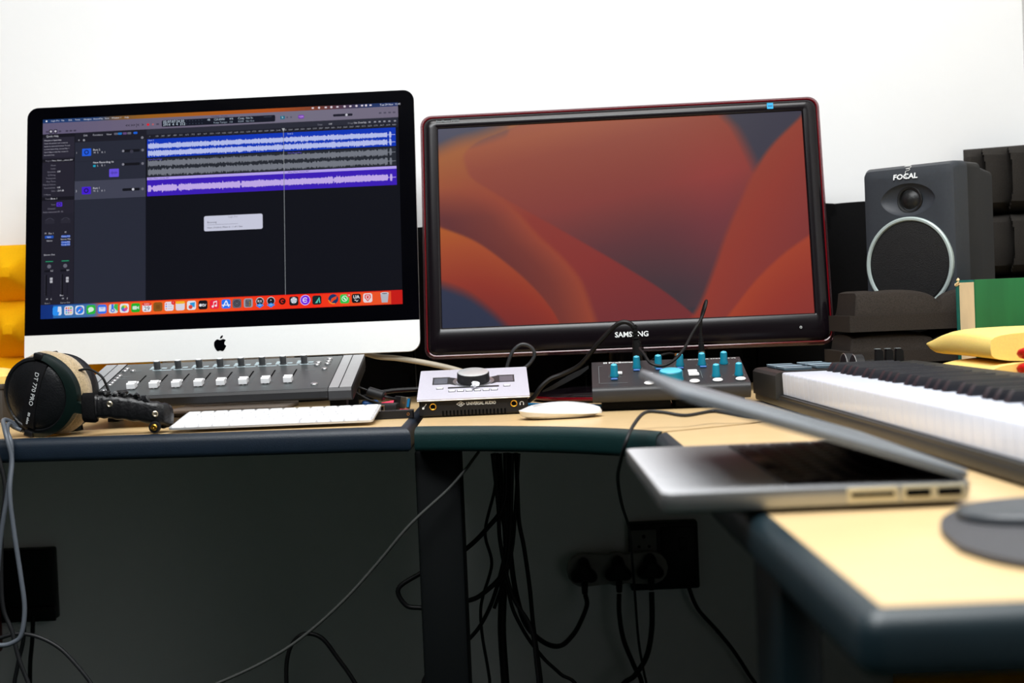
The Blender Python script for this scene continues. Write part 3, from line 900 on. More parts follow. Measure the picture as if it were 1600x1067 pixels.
obj('sticker_print', g, 'sticker_dark', st_, sharp=30)
obj('power_light', G().torus(.0016, .0004, MM @ T(.275, .0235, .0055), 14, 6), 'white_print', mon)
g = G()
bo = [(.155 * cos(a), .11 * sin(a)) for a in [2 * pi * i / 40 for i in range(40)]]
g.loft([[Vector((x * s, y * s + .0, z)) for x, y in bo] for s, z in ((.97, .001), (1, .004), (1, .008), (.96, .013), (.7, .017), (.3, .019))])
obj('stand_base', g, 'gloss_black', mon, sharp=50)
g = G()
g.loft([[Vector((x * s, y * s, z)) for x, y in bo] for s, z in ((1.0, .0035), (1.012, .005), (1.012, .0075), (1.0, .009))], cap=False)
obj('base_reflection', g, 'red_rim', mon, sharp=50)  # red-brown band paints the wood reflected in the base edge
obj('stand_neck', G().prism(ellipse(.034, .02, 24, 0, .045), .13, T(0, 0, .015)), 'gloss_black', mon)

# ------------------------------------------------------------ fader controller
ctl = thing('fader_controller', 'grey eight-fader control surface standing in front of the large computer', 'controller', (-.4381, 1.990, TZ), .0)
ctl.scale = (1.02, 1.02, 1.02)
CT = T(0, 0, .0455) @ RX(math.atan2(.040, .198))
D = .198
g = G()
prof = [(-.0005, -.0035), (.003, 0), (D, 0), (D + .002, -.004), (D, -.022), (.004, -.0165), (0, -.013)]
g.prism(prof, .334, CT @ T(-.1675, 0, 0) @ Matrix(((0, 0, 1, 0), (1, 0, 0, 0), (0, 1, 0, 0), (0, 0, 0, 1))))
obj('body', g, 'black_plastic', ctl, sharp=30)
obj('top_panel', G().box((0, .1015, -.0003), (.3345, .195, .0010), M=CT), 'charcoal_metal', ctl, sharp=0)
YZ = Matrix(((0, 0, 1, 0), (1, 0, 0, 0), (0, 1, 0, 0), (0, 0, 0, 1)))   # local (a,b,c) -> (c, a, b)
for s in (-1, 1):
    x0 = .1675 if s > 0 else -.2
    x1 = .2 if s > 0 else -.1675
    g = G()
    pe = [(-.001, -.0035), (.0025, .0004), (D + .0005, .0004), (D + .003, -.004), (D, -.024), (.02, -.022), (.002, -.018), (-.001, -.014)]
    g.prism(pe, x1 - x0, CT @ T(x0, 0, 0) @ YZ)
    e = obj('end_cap', g, 'charcoal', ctl, sharp=30)
    g = G().box(((x0 + x1) / 2, .1015, .0002), (x1 - x0, .196, .0010), M=CT)
    obj('cap_plate', g, 'endcap_silver', e, sharp=0)
    g = G()
    g.box((s * .1825, .1, .0007), (.0012, .196, .0006), M=CT)
    g.box((s * .1676, .1, .0007), (.0010, .196, .0006), M=CT)
    obj('groove', g, 'black_matte', e)
    g = G()
    g.box((s * .2005, .1, -.010), (.0016, .19, .018), .0004, M=CT)
    obj('side_plate', g, 'black_plastic', e)
for k in range(8):
    kx = -.1112 + k * .03195
    fx = -.1205 + k * .0322
    g = G()
    # pale legends round each knob
    g.box((kx, .1545, .0003), (.0125, .0075, .0003), M=CT)
    g.box((kx - .0095, .168, .0003), (.006, .020, .0003), M=CT)
    g.box((kx + .0088, .165, .0003), (.008, .007, .0003), M=CT)
    g.box((kx + .0145, .151, .0003), (.017, .0035, .0003), M=CT)
    obj('legend', g, 'pale_print', ctl, sharp=0)
    g = G().lathe([(.0055, 0), (.0055, .001), (.0046, .0015), (.0052, .0115), (.0045, .0135), (0, .0135)], 20, CT @ T(kx, .158, 0))
    kn = obj('knob', g, 'knob_grey', ctl)
    g = G().lathe([(.0046, .0132), (.0044, .0140), (0, .0141)], 18, CT @ T(kx, .158, 0))
    obj('knob_top', g, 'white_print', kn)
    g = G().box((fx + .001, .083, .0003), (.0022, .078, .0004), M=CT)
    obj('fader_slot', g, 'hole', ctl, sharp=0)
    g = G()
    for q in range(7):
        g.box((fx + .008, .052 + q * .010, .0003), (.0036, .0007, .0003), M=CT)
    obj('fader_scale', g, 'dim_print', ctl, sharp=0)
    fy = .045
    g = G()
    sec = [(-.0075, 0), (-.0075, .0068), (-.005, .0082), (-.002, .0071), (.002, .0071), (.005, .0082), (.0075, .0068), (.0075, 0)]
    g.prism(sec, .0120, CT @ T(fx - .0060, fy, .0022) @ YZ)
    g.box((fx, fy, .0015), (.003, .012, .003), M=CT)
    fc_ = obj('fader_cap', g, 'white_plastic', ctl, sharp=30)
    g = G().box((fx, fy, .0094), (.0100, .0007, .0005), M=CT)
    obj('cap_line', g, 'dim_print', fc_, sharp=0)
    g = G().box((fx - .0015, fy + .0300, .0014), (.0062, .0085, .0028), .0006, 1, CT)
    obj('select_button', g, 'white_plastic', ctl)
    g = G().box((fx + .001, fy - .018, .0003), (.0045, .0016, .0003), M=CT)
    obj('channel_mark', g, 'dim_print', ctl, sharp=0)
for x, y, r in [(-.1625, .1686, .0042), (-.163, .1547, .0042), (-.1475, .1539, .0042), (-.1641, .1254, .0042), (-.1648, .1115, .0042), (-.1652, .0967, .0042), (-.1655, .0845, .0042), (-.1655, .0715, .0042), (-.166, .0402, .0048),
                (.1488, .178, .0045), (.1341, .1578, .0045), (.1336, .1436, .0045), (.1488, .1633, .0042), (.1489, .1479, .0042), (.1483, .1157, .0042), (.1444, .0264, .0055)]:
    x = max(-.160, min(x, .16))
    g = G().lathe([(r, 0), (r, .0016), (r - .0008, .0024), (0, .0026)], 18, CT @ T(x, y, 0))
    obj('round_button', g, 'silver', ctl)
g = G()
for x, y, w_ in ((-.140, .152, .012), (-.148, .121, .012), (-.149, .108, .012), (.128, .115, .016)):
    g.box((x, y, .0003), (w_, .0012, .0003), M=CT)
obj('button_captions', g, 'dim_print', ctl, sharp=0)
for sx in (-1, 1):
    g = G()
    g.loft([[Vector((sx * (.174 if sx > 0 else .1945) + a * (1 if sx > 0 else .45), y + (.05 if sx > 0 else 0), z)) for a, y in ((-.012, y0), (.012, y0), (.012, y1), (-.012, y1))] for z, y0, y1 in ((0, .004, .03), (.012, .006, .026), (.034, .004, .034))])
    obj('stand_leg', g, 'black_plastic', ctl)
    g = G()
    g.loft([[Vector((sx * .184 + a, y, z)) for a, y in ((-.008, y0), (.008, y0), (.008, y1), (-.008, y1))] for z, y0, y1 in ((0, .16, .19), (.066, .165, .185))])
    obj('stand_leg', g, 'black_plastic', ctl)

# ------------------------------------------------------------ slim white keyboard
kb = thing('computer_keyboard', 'slim white and aluminium computer keyboard at the desk edge', 'keyboard', (-.3335, 1.880, TZ + .001), -.02)
KD = .116
KT = T(0, 0, .0035) @ RX(math.atan2(.0135, KD))
g = G()
g.prism([(a, b) for a, b in rrect(-.14, 0, .14, KD, .007, 4)], .0028, KT)
obj('base_plate', g, 'aluminium', kb, sharp=30)
g = G()
g.cyl((-.1385, KD - .009, .009), (.1385, KD - .009, .009), .0088, n=18)
obj('battery_tube', g, 'aluminium', kb)
keyg = {}
def key_mesh(wd, dp, h=.0022, bev=.0011):
    g = G()
    g.loft([[Vector((x, y, z)) for x, y in rrect(-wd / 2 + d, -dp / 2 + d, wd / 2 - d, dp / 2 - d, .0013, 2)] for d, z in ((0, 0), (0, h * .6), (.0007, h))])
    return g
def keyrows(parent, M, rows, x0, x1, y0, pitch, gap, name, m, h=.0022):
    cache = {}
    for r, (wds, dp) in enumerate(rows):
        tot = sum(wds)
        sc_ = (x1 - x0 + gap) / tot
        x = x0
        for wd in wds:
            w_ = wd * sc_ - gap
            kx = x + w_ / 2
            ky = y0
            kk = (round(w_, 4), dp)
            if kk not in cache:
                o = obj(name, key_mesh(w_, dp, h), m, parent)
                cache[kk] = o
            else:
                o = inst(cache[kk], parent)
            o.matrix_local = M @ T(kx, ky + dp / 2, 0)
            x += wd * sc_
        y0 += dp + gap
ROWS = [([1, 1, 1, 1.25, 5.1, 1.25, 1, 1, 1, 1], .0155), ([2.25] + [1] * 10 + [2.25], .0155), ([1.75] + [1] * 11 + [1.75], .0155), ([1.5] + [1] * 12 + [1], .0155), ([1] * 13 + [1.5], .0155), ([1] * 14, .0095)]
keyrows(kb, KT @ T(0, 0, .0028), ROWS, -.1365, .1365, .0055, 0, .0028, 'key', 'white_plastic')

# ------------------------------------------------------------ white mouse
ms = thing('mouse', 'low white mouse with a pale base lying right of the silver interface', 'mouse', (.0615, 1.872, TZ + .001), radians(-82))
ML, MWD = .113 / 2, .057 / 2
def mring(s, z, bulge=0, seam=0):
    return [Vector((MWD * s * math.copysign(abs(cos(a)) ** .75, cos(a)), ML * s * math.copysign(abs(sin(a)) ** .75, sin(a)), z + bulge * (1 - (sin(a) * .9) ** 2) + seam * (.0075 * max(0, (.35 - sin(a)) / 1.35) ** 1.2 - .0042))) for a in [2 * pi * i / 40 for i in range(40)]]
g = G()
g.loft([mring(.80, .0005), mring(.95, .004), mring(1.0, .0072, .002, 1)])
obj('base', g, 'aluminium', ms)
g = G()
g.loft([mring(1.0, .0072, .002, 1), mring(1.0, .0088, .0034, .6), mring(.95, .0108, .0054), mring(.8, .0138, .0056), mring(.5, .0166, .0038), mring(.2, .0184, .001), mring(.03, .0188)])
obj('top_shell', g, 'mouse_white', ms, sharp=60)

# ------------------------------------------------------------ silver audio interface
ap_ = thing('audio_interface', 'small silver desktop audio interface with one large volume knob', 'audio interface', (-.0582, 1.963, TZ), .0144)
ASL = math.atan2(.0343, .1476)
AT = T(0, 0, .0263) @ RX(ASL)
AL = .1515
g = G()
g.prism([(.006, .0035), (.0085, .0012), (.138, .0012), (.142, .004), (.142, .0555), (.006, .0245)], .155, T(-.0775, 0, 0) @ YZ)
base_ = obj('base', g, 'black_plastic', ap_, sharp=30)
g = G()
g.prism(rrect(-.0803, 0, .0803, AL, .003, 3), .0026, AT @ T(0, 0, -.0026))
obj('top_plate', g, 'alu_grey', ap_, sharp=30)
g = G()
g.box((0, .0004, -.0022), (.16, .0012, .0014), .0003, 1, AT)
obj('front_lip', g, 'silver', ap_)
for sx in (-1, 1):
    for y in (.02, .13):
        obj('foot', G().cyl((sx * .065, y, 0), (sx * .065, y, .002), .006), 'black_matte', ap_)
KC = (0, .083)
g = G().lathe([(.0305, .0001), (.0305, .0012), (.0255, .0008)], 40, AT @ T(KC[0], KC[1], 0), cap=False)
obj('knob_collar', g, 'silver', ap_)
g = G().lathe([(.0238, .001), (.0242, .0025), (.0236, .0135), (.0225, .0142)], 44, AT @ T(KC[0], KC[1], 0))
kn = obj('volume_knob', g, 'black_plastic', ap_)
g = G().lathe([(.0226, .0142), (.0226, .0148), (.0215, .0154), (.006, .0150), (0, .0150)], 44, AT @ T(KC[0], KC[1], 0))
obj('knob_top', g, 'brushed_top', kn)
for sx in (-1, 1):
    g = G()
    g.prism([(sx * a, b) for a, b in ((.0605, .073), (.0605, .108), (.034, .108), (.026, .103), (.026, .066), (.034, .073))], .0004, AT)
    d_ = obj('display_recess', g, 'cable_grey2', ap_, sharp=30)
    g = G()
    g.prism([(sx * a, b) for a, b in ((.0585, .0755), (.0585, .104), (.0385, .104), (.0385, .0755))], .0003, AT @ T(0, 0, .0004))
    obj('display', g, 'screen_lcd', d_, sharp=30)
    g = G()
    g.box((sx * .048, .108, .0006), (.026, .0012, .0008), M=AT)
    obj('recess_edge', g, 'silver', d_)
for x, y in [(-.049, .0521), (-.031, .0363), (-.0186, .0361), (-.0061, .0358), (.0059, .0356), (.0184, .0354), (.0302, .0362), (.0488, .0535)]:
    g = G().box((x, y, .0008), (.0086, .0062, .0018), .0006, 2, AT)
    bt = obj('button', g, 'white_plastic', ap_)
    g = G().box((x, y, .0002), (.0100, .0076, .0006), M=AT)
    obj('button_rim', g, 'black_plastic', bt, sharp=0)
g = G()
g.box((0, .0525, .0004), (.0745, .0034, .0005), M=AT)
g.cur = 1
g.box((0, .0545, .0007), (.0745, .0014, .0008), M=AT)
obj('divider_line', g, ['black_plastic', 'silver'], ap_, sharp=0)
FY = .0058
FF = Matrix(((1, 0, 0, 0), (0, 0, -1, FY), (0, 1, 0, 0), (0, 0, 0, 1)))      # local z points to the viewer
for x, z in ((-.0582, .0155), (.0572, .0155)):
    j = obj('jack_socket', G().torus(.0042, .0011, FF @ T(x, z, .0003), 26, 8), 'gold', ap_)
    obj('socket_hole', G().lathe([(.0036, 0), (.0036, .0004), (0, .0004)], 20, FF @ T(x, z, 0)), 'hole', j)
g = G()
g.text('UNIVERSAL AUDIO', .0062, FF @ T(-.0105, .0178, .0002), .00008, 'LEFT', 0, .80)
obj('maker_lettering', g, 'white_print', ap_, sharp=0)
g = G()
dm = [(-.0062, 0), (0, -.0038), (.0062, 0), (0, .0038)]
for i in range(4):
    a, b = dm[i], dm[(i + 1) % 4]
    q = [a, b, (b[0] * .84, b[1] * .80), (a[0] * .84, a[1] * .80)]
    g.add([(x, y, 0) for x, y in q], [(0, 1, 2, 3)], FF @ T(-.0185, .0178, .0002))
g.text('UA', .0044, FF @ T(-.0185, .0178, .0002), .00012, 'CENTER', 0, .8)
obj('diamond_emblem', g, 'white_print', ap_, sharp=0, flip=False)
g = G()
q = FF @ T(-.0705, .0155, .0002) @ RZ(radians(-38))
g.add([(.0016 * cos(a), -.0022 + .0018 * sin(a), 0) for a in [2 * pi * i / 14 for i in range(14)]], [tuple(range(14))], q)
g.add([(-.0003, -.001, 0), (.0003, -.001, 0), (.0003, .0042, 0), (-.0003, .0042, 0)], [(0, 1, 2, 3)], q)
g.add([(-.0007, .0038, 0), (.0007, .0038, 0), (.0007, .0052, 0), (-.0007, .0052, 0)], [(0, 1, 2, 3)], q)
obj('guitar_symbol', g, 'white_print', ap_, sharp=0, flip=False)
g = G()
q = FF @ T(.0685, .0150, .0002)
g.torus(.0026, .0004, q, 16, 4, radians(-10), radians(190), .1)
for sx in (-1, 1):
    g.box((sx * .0024, -.0012, .0001), (.0012, .0022, .0002), M=q)
obj('headphone_symbol', g, 'white_print', ap_, sharp=0, flip=False)
for k in range(18):
    g = G().box((-.044 + k * .0052, .0055, .0001), (.0022, .0072, .0005), M=FF)
    obj('vent_slot', g, 'hole', ap_, sharp=0)
tp = G()
rnd = random.Random(5)
b = bmesh.new()
bmesh.ops.create_icosphere(b, subdivisions=2, radius=.0068)
for v in b.verts:
    v.co *= rnd.uniform(.55, 1.15)
    v.co.z *= .75
tp.bm(b, T(-.0560, 2.0010, .7830))
tag(obj('crumpled_tape', tp, 'tape', sharp=10), 'crumpled white tape scrap stuck in front of the volume knob', 'tape')

# ------------------------------------------------------------ monitor controller with turquoise knobs
ps = thing('monitor_controller', 'black desktop monitor controller with turquoise knobs', 'monitor controller', (.2196, 1.9316, TZ), -.06)
PSL = math.atan2(.0293, .139)
PT = T(0, 0, .0349) @ RX(PSL)
g = G()
nb = 8
side = [(.012 - .012 * cos(a) - .001, .0245 - .012 * sin(a)) for a in [pi / 2 * i / nb for i in range(nb, -1, -1)]]
side += [(.0075 - .0075 * cos(a) - .001, .0275 + .0075 * sin(a)) for a in [pi / 2 * i / nb for i in range(nb + 1)]]
side += [(.139, .0349 + .0293), (.1405, .0349 + .0285), (.1405, .016), (.137, .0125)]
g.prism(side, .2205, T(-.11025, 0, 0) @ YZ)
obj('body', g, 'charcoal', ps, sharp=30)
for sx in (-1, 1):
    for y in (.022, .12):
        obj('foot', G().box((sx * .052 + .003, y + .008, .0065), (.098, .018, .013), .003), 'black_matte', ps)  # feet widened into a continuous black strip that draws the shadow underneath
for x, y in [(-.078, .0568), (-.0441, .0985), (-.0125, .1005), (.0192, .1022), (.0512, .1030), (.0834, .1052), (.0657, .0351), (.0979, .0373)]:
    g = G().lathe([(.0062, 0), (.0062, .003), (.0054, .0045), (.0050, .016), (.0044, .0172)], 20, PT @ T(x, y, 0))
    k_ = obj('knob', g, 'teal_knob', ps)
    g = G().lathe([(.0044, .0172), (.0036, .0180), (0, .0181)], 20, PT @ T(x, y, 0))
    g.box((x, y + .003, .0175), (.0012, .004, .0012), M=PT)
    obj('knob_top', g, 'teal_top', k_)
    g = G().torus(.0082, .00028, PT @ T(x, y, .0001), 30, 4, radians(-50), radians(230), .5)
    obj('dial_ring', g, 'dim_print', ps)
g = G().lathe([(.0178, 0), (.0178, .002), (.0170, .0035), (.0166, .0128), (.0155, .014)], 36, PT @ T(.0015, .026, 0))
k_ = obj('main_knob', g, 'teal_knob', ps)
obj('knob_top', G().lathe([(.0155, .014), (.0140, .0146), (0, .0147)], 36, PT @ T(.0015, .026, 0)), 'teal_top', k_)
for x, y in [(-.0784, .0385), (-.0447, .0838), (-.0124, .0848), (.0186, .0860), (.0521, .0882)]:
    obj('source_button', G().box((x, y, .0011), (.0098, .0045, .0024), .0007, 1, PT), 'blue_button', ps)
for x, y, sx_, sy_ in [(-.0292, .0545, .0135, .013), (.0345, .0640, .0135, .012), (.0352, .0480, .0150, .012), (-.0712, .0700, .010, .010)]:
    obj('square_button', G().box((x, y, .0013), (sx_, sy_, .0028), .0009, 2, PT), 'white_plastic', ps)
for x, y in [(.0337, .0135), (.0660, .0150), (.0982, .0165), (-.030, .012)]:
    obj('round_button', G().lathe([(.0072, 0), (.0072, .001), (.006, .0019), (0, .002)], 24, PT @ T(x, y, 0)), 'white_plastic', ps)
g = G()
g.text('PreSonus', .0105, PT @ T(-.085, .134, .0004), .00025, 'LEFT')
for k in range(4):
    g.box((-.0915 + (k % 2) * .003, .132 + (k // 2) * .004, .0004), (.0022, .003, .0002), M=PT)
obj('maker_lettering', g, 'white_print', ps, sharp=0, flip=False)
g = G()
g.text('MONITOR STATION V2', .0068, PT @ T(.104, .1345, .0004), .0001, 'RIGHT')
obj('model_lettering', g, 'white_print', ps, sharp=0, flip=False)
g = G()
for (xa, ya, xb, yb) in ((-.100, .020, -.100, .116), (-.100, .116, -.094, .116), (.046, .030, .046, .070), (.046, .070, .030, .070), (.107, .100, .107, .126), (-.098, .020, -.060, .020)):
    g.box(((xa + xb) / 2, (ya + yb) / 2, .0002), (abs(xb - xa) + .0005, abs(yb - ya) + .0005, .0002), M=PT)
for i, (x, y) in enumerate([(-.078, .046), (-.044, .112), (-.012, .114), (.019, .116), (.051, .117), (.083, .119), (.066, .049), (.098, .051)]):
    g.text(('SPDIF', 'AUX', 'PHONES 1', '2', '3', '4', 'TALK', 'CUE')[i], .0034, PT @ T(x, y, .0003), .00004, 'CENTER')
obj('legend_print', g, 'dim_print', ps, sharp=0, flip=False)

# ------------------------------------------------------------ headphones
hp = thing('headphones', 'black closed headphones with beige velour pads lying on the desk', 'headphones', (-.657, 1.924, TZ), 0)
hp.scale = (.985, .985, .985)
nrm = Vector((-.30, -.945, -.06)).normalized()          # out of the visible cup
xa = Vector((.945, -.30, 0)).normalized()
ya = nrm.cross(xa).normalized()
cup_c = Vector((-.002, -.012, .0595))
HM = Matrix((xa, ya, nrm)).transposed().to_4x4()
HM.translation = cup_c
def cup(M, lettering):
    g = G().lathe([(.0520, -.020), (.0545, -.014), (.0550, -.004), (.0535, .002), (.0495, .0035), (.0478, .0022), (.044, .0050), (.030, .0095), (.012, .0115), (0, .0118)], 48, M)
    c_ = obj('ear_cup', g, 'cup_black', hp, sharp=30)
    g = G()
    R = []
    for i in range(49):
        a = 2 * pi * i / 48
        ring = []
        for q in range(12):
            b_ = 2 * pi * q / 12
            wv = 1 + .02 * sin(9 * a + q)
            ring.append(M @ Vector(((.047 + .0125 * wv * cos(b_)) * cos(a), (.047 + .0125 * wv * cos(b_)) * sin(a), -.027 + .0125 * wv * sin(b_))))
        R.append(ring)
    g.loft(R, cap=False)
    obj('ear_pad', g, 'velour', hp, sharp=80)
    return c_
c1 = cup(HM, True)
SM = HM @ RZ(radians(-19))
g = G()
g.loft([[SM @ Vector((x, y, z + dz)) for x, dz in ((-.0105, -.003), (-.0095, 0), (.0095, 0), (.0105, -.003))] for y, z in ((-.0485, .0035), (-.047, .0060), (-.030, .0112), (0, .0135), (.030, .0112), (.047, .0060), (.0485, .0035))])
st_ = obj('cup_strap', g, 'black_plastic', c1, sharp=40)
TMx = SM @ T(.0005, 0, .0139) @ RZ(radians(-90))
g = G()
g.text('DT 770 PRO', .0092, TMx @ T(-.036, .0016, 0) , .00002, 'LEFT', 0, 1.0)
g.text('80 ohm', .0056, TMx @ T(.0235, .0012, -.0012), .00006, 'LEFT')
obj('model_lettering', g, 'white_print', c1, sharp=0, flip=False)
HM2 = Matrix((-xa, ya, -nrm)).transposed().to_4x4()
HM2.translation = cup_c - nrm * .060 + xa * .006 + Vector((0, 0, -.002))
cup(HM2, False)
def yoke(M):
    g = G()
    R = []
    for i in range(33):
        a = radians(-106 + 184 * i / 32)
        wd = .007 + .004 * cos(a) ** 2
        R.append([M @ Vector(((.0555 + .007 * cos(a) ** 2 + d) * cos(a), (.0568 + d * .6) * sin(a), z)) for d, z in ((0, -.008), (.0045, -.008), (.0045, .003), (0, .005), (-wd * .9, .007), (-wd * .9, .0035))])
    g.loft(R)
    g.loft([[M @ Vector((x, y, z)) for y, z in ((-h, -.006), (h, -.006), (h, .003), (-h, .003))] for x, h in ((.060, .015), (.066, .008), (.078, .0065))] if False else [[M @ RZ(radians(-16)) @ Vector((x, y, z)) for y, z in ((-h, -.006), (h, -.006), (h, .003), (-h, .003))] for x, h in ((.060, .015), (.066, .008), (.080, .0065))])
    return obj('yoke', g, 'yoke_green', hp, sharp=40)
y1 = yoke(HM)
yoke(HM2)
for sy in (-1, 1):
    ca_ = radians(78 if sy > 0 else -106)
    g = G().box((0, 0, 0), (.014, .009, .013), .002, 2, HM @ T(.056 * cos(ca_), .056 * sin(ca_), .0015) @ RZ(ca_ - pi / 2))
    obj('pivot_clip', g, 'black_plastic', y1)
# slider block and padded band, folding back to the other cup
pb = HM @ Vector((.0790, -.0195, -.002))
def bandsec(p, t, hw, th, n=14, lean=0.):
    t = Vector(t).normalized()
    s_ = Vector((t.y, -t.x, 0)).normalized()
    u = Vector((0, 0, 1)) + s_ * lean
    return [p + u * (hw * math.copysign(abs(sin(a)) ** .6, sin(a))) + s_ * (th * math.copysign(abs(cos(a)) ** .8, cos(a))) for a in [2 * pi * i / n for i in range(n)]]
g = G()
dr_ = Vector((1, .10, -.05)).normalized()
R = [bandsec(pb + dr_ * d, dr_, h, th) for d, h, th in ((-.007, .017, .006), (-.005, .0205, .0085), (.010, .0212, .0095), (.0135, .0195, .008))]
g.loft(R)
obj('slider_block', g, 'foam_black', hp, sharp=50)
bp = [pb + Vector(v) for v in ((.011, .000, .0005), (.022, .001, .001), (.045, .002, -.002), (.070, .003, -.0065), (.092, .005, -.0115), (.104, .012, -.0145), (.104, .022, -.018), (.094, .029, -.0205), (.080, .0315, -.0215))]
P_ = smooth_path(bp, 6)
rb = random.Random(2)
R = []
for i, p in enumerate(P_):
    t = P_[min(i + 1, len(P_) - 1)] - P_[max(i - 1, 0)]
    f = i / (len(P_) - 1)
    hw = .0168 + .0008 * sin(i * 1.3) - .003 * max(0, f - .3)
    R.append(bandsec(p, t, hw, .0085 + .0008 * sin(i * 2.1), 16))
g = G().loft(R)
hb = obj('headband_pad', g, 'leatherette', hp, sharp=70)
# frayed upper seam
g = G()
for k in range(26):
    f = .10 + .34 * k / 25
    p = P_[int(f * (len(P_) - 1))] + Vector((rb.uniform(-.003, .003), rb.uniform(-.006, .004), .0155 + rb.uniform(0, .004)))
    b = bmesh.new()
    bmesh.ops.create_icosphere(b, subdivisions=1, radius=rb.uniform(.0028, .0062))
    for v in b.verts:
        v.co *= rb.uniform(.6, 1.2)
    g.bm(b, T(*p))
obj('frayed_seam', g, 'leatherette', hb, sharp=30)
for i in (9, 24):
    p = P_[i]
    t = (P_[i + 1] - P_[i - 1]).normalized()
    s_ = Vector((t.y, -t.x, 0)).normalized()
    Mq = (s_).to_track_quat('Z', 'Y').to_matrix().to_4x4()
    Mq.translation = p + s_ * .0085 + Vector((0, 0, .004 if i == 9 else -.001))
    obj('snap_button', G().lathe([(.0044, -.001), (.0044, .0006), (.003, .0015), (.002, .0008), (0, .0008)], 18, Mq), 'nickel', hb)
pj = P_[25] + Vector((-.001, -.012, -.0185))
Mq = Vector((-.05, -1, 0)).to_track_quat('Z', 'Y').to_matrix().to_4x4()
Mq.translation = pj
obj('rubber_washer', G().lathe([(.0072, -.006), (.0085, 0), (.0078, .003), (.005, .0034)], 20, Mq), 'black_plastic', hb)
obj('brass_screw', G().lathe([(.0046, .0034), (.0046, .0045), (.0034, .0056), (.0012, .0056), (0, .0048)], 16, Mq), 'gold', hb)
obj('cable_stub', G().lathe([(.008, 0), (.0095, .003), (.006, .006), (0, .006)], 16, T(*(P_[10] + Vector((.008, .012, .0165))))), 'black_plastic', hb)

# ------------------------------------------------------------ acoustic foam
def height_solid(w_, d, fn, nx, ny, M=None):
    """solid tile, flat back at z=0, front z=fn(u,v)"""
    vs, fs = [], []
    for j in range(ny + 1):
        for i in range(nx + 1):
            u, v = i / nx, j / ny
            vs.append((u * w_, v * d, fn(u, v)))
    n = nx + 1
    for j in range(ny):
        for i in range(nx):
            fs.append((j * n + i, j * n + i + 1, (j + 1) * n + i + 1, (j + 1) * n + i))
    edge = [i for i in range(nx + 1)] + [k * n + nx for k in range(1, ny + 1)] + [ny * n + i for i in range(nx - 1, -1, -1)] + [k * n for k in range(ny - 1, 0, -1)]
    o = len(vs)
    for e in edge:
        vs.append((vs[e][0], vs[e][1], 0))
    m = len(edge)
    for k in range(m):
        fs.append((edge[k], o + k, o + (k + 1) % m, edge[(k + 1) % m]))
    fs.append(tuple(range(o, o + m)))
    return G().add(vs, fs, M)
def pyramid(h, base, n, soft=.18):
    def f(u, v):
        a, b_ = (u * n) % 1, (v * n) % 1
        q = 1 - 2 * max(abs(a - .5), abs(b_ - .5))
        r = 1 - 2 * math.hypot(a - .5, b_ - .5)
        return base + h * min(1, max(0, q * .7 + .3 * max(0, r)) * 1.15)
    return f
UPM = Matrix(((1, 0, 0, 0), (0, 0, -1, 0), (0, 1, 0, 0), (0, 0, 0, 1)))   # tile stands on its edge, front towards the viewer
def wave_tile(h, base, n, curv=.06):
    def f(u, v):
        s_ = (u + curv * sin(pi * v)) * n
        return base + h * abs(sin(pi * s_)) ** .7
    return f
def ridge_pad(h, base, nu, e, fv, fu):
    """humps along the front and the left side, low flat seat behind"""
    def f(u, v):
        a = abs(sin(pi * u * nu)) ** e
        b_ = abs(sin(pi * min(1, v / fv))) ** e if v < fv else 0
        c_ = (abs(sin(pi * min(1, u / fu))) ** e if u < fu else 0) * min(1, (1 - v) * 8)
        return base + h * max(a * b_, c_ * (1 if v > fv * .5 else b_))
    return lambda u, v: f(u, v) if (.06 < u < .978 and v > .035) else base
def hump(h, base, nu, nv, e=.4):
    def f(u, v):
        a = abs(sin(pi * u * nu)) ** e if nu else 1
        b_ = abs(sin(pi * v * nv)) ** e if nv else 1
        return base + h * a * b_
    return f
# yellow tiles standing against the back wall behind the large computer
for i, x in enumerate((-1.232, -.930)):
    o = obj('foam_tile', height_solid(.300, .300, pyramid(.062, .012, 3), 36, 36, UPM), 'foam_yellow', sharp=38)
    o.location = (x, 2.49, TZ)
    tag(o, ('yellow pyramid foam tile on the back wall at the left picture edge', 'yellow pyramid foam tile mostly hidden behind the large computer')[i], 'foam tile', 'yellow foam tiles against the back wall')
# black tiles behind the wide monitor
for i, x in enumerate((-.172, .132, .436, -.476, .740)):
    o = obj('foam_tile', height_solid(.300 if i < 4 else .042, .300 + (.012 if i == 2 else 0), wave_tile(.04, .014, 2, .12), 28, 14, UPM), 'foam_black', sharp=38)
    o.location = (x, 2.49, TZ)
    tag(o, ('black wave foam tile seen between the two screens', 'black wave foam tile hidden behind the wide black monitor', 'black wave foam tile between the wide monitor and the loudspeaker', 'black wave foam tile showing under the right end of the large computer', 'narrow black foam strip behind the loudspeaker and the green book')[i], 'foam tile', 'black foam tiles behind the monitor')
# tiles standing along the right wall, one on the other
def scallop(u, v):
    s_ = (u * 3.6 + .55 * (v - .5) ** 2 * 4 * .5) % 1
    edge = min(1., max(0., 7 * min(v, 1 - v))) ** .5 * min(1., 9 * min(u, 1 - u)) ** .5
    return .012 + edge * (.018 + .052 * (1 - s_) ** .6)
for i, (z, hgt, lab) in enumerate(((TZ, .172, 'dark foam block standing beside the loudspeaker, lowest of its stack'), (TZ + .172, .108, 'dark ridged foam block at the right edge, middle of its stack'), (TZ + .280, .118, 'dark ridged foam block at the right edge, topmost of its stack'))):
    o = obj('foam_block', height_solid(.155, hgt, scallop, 72, 20, UPM), 'foam_side', sharp=30)
    o.location = (.822, 2.485, z)
    o.rotation_euler = (0, 0, radians(-24))
    tag(o, lab, 'foam block', 'dark foam blocks on the right')
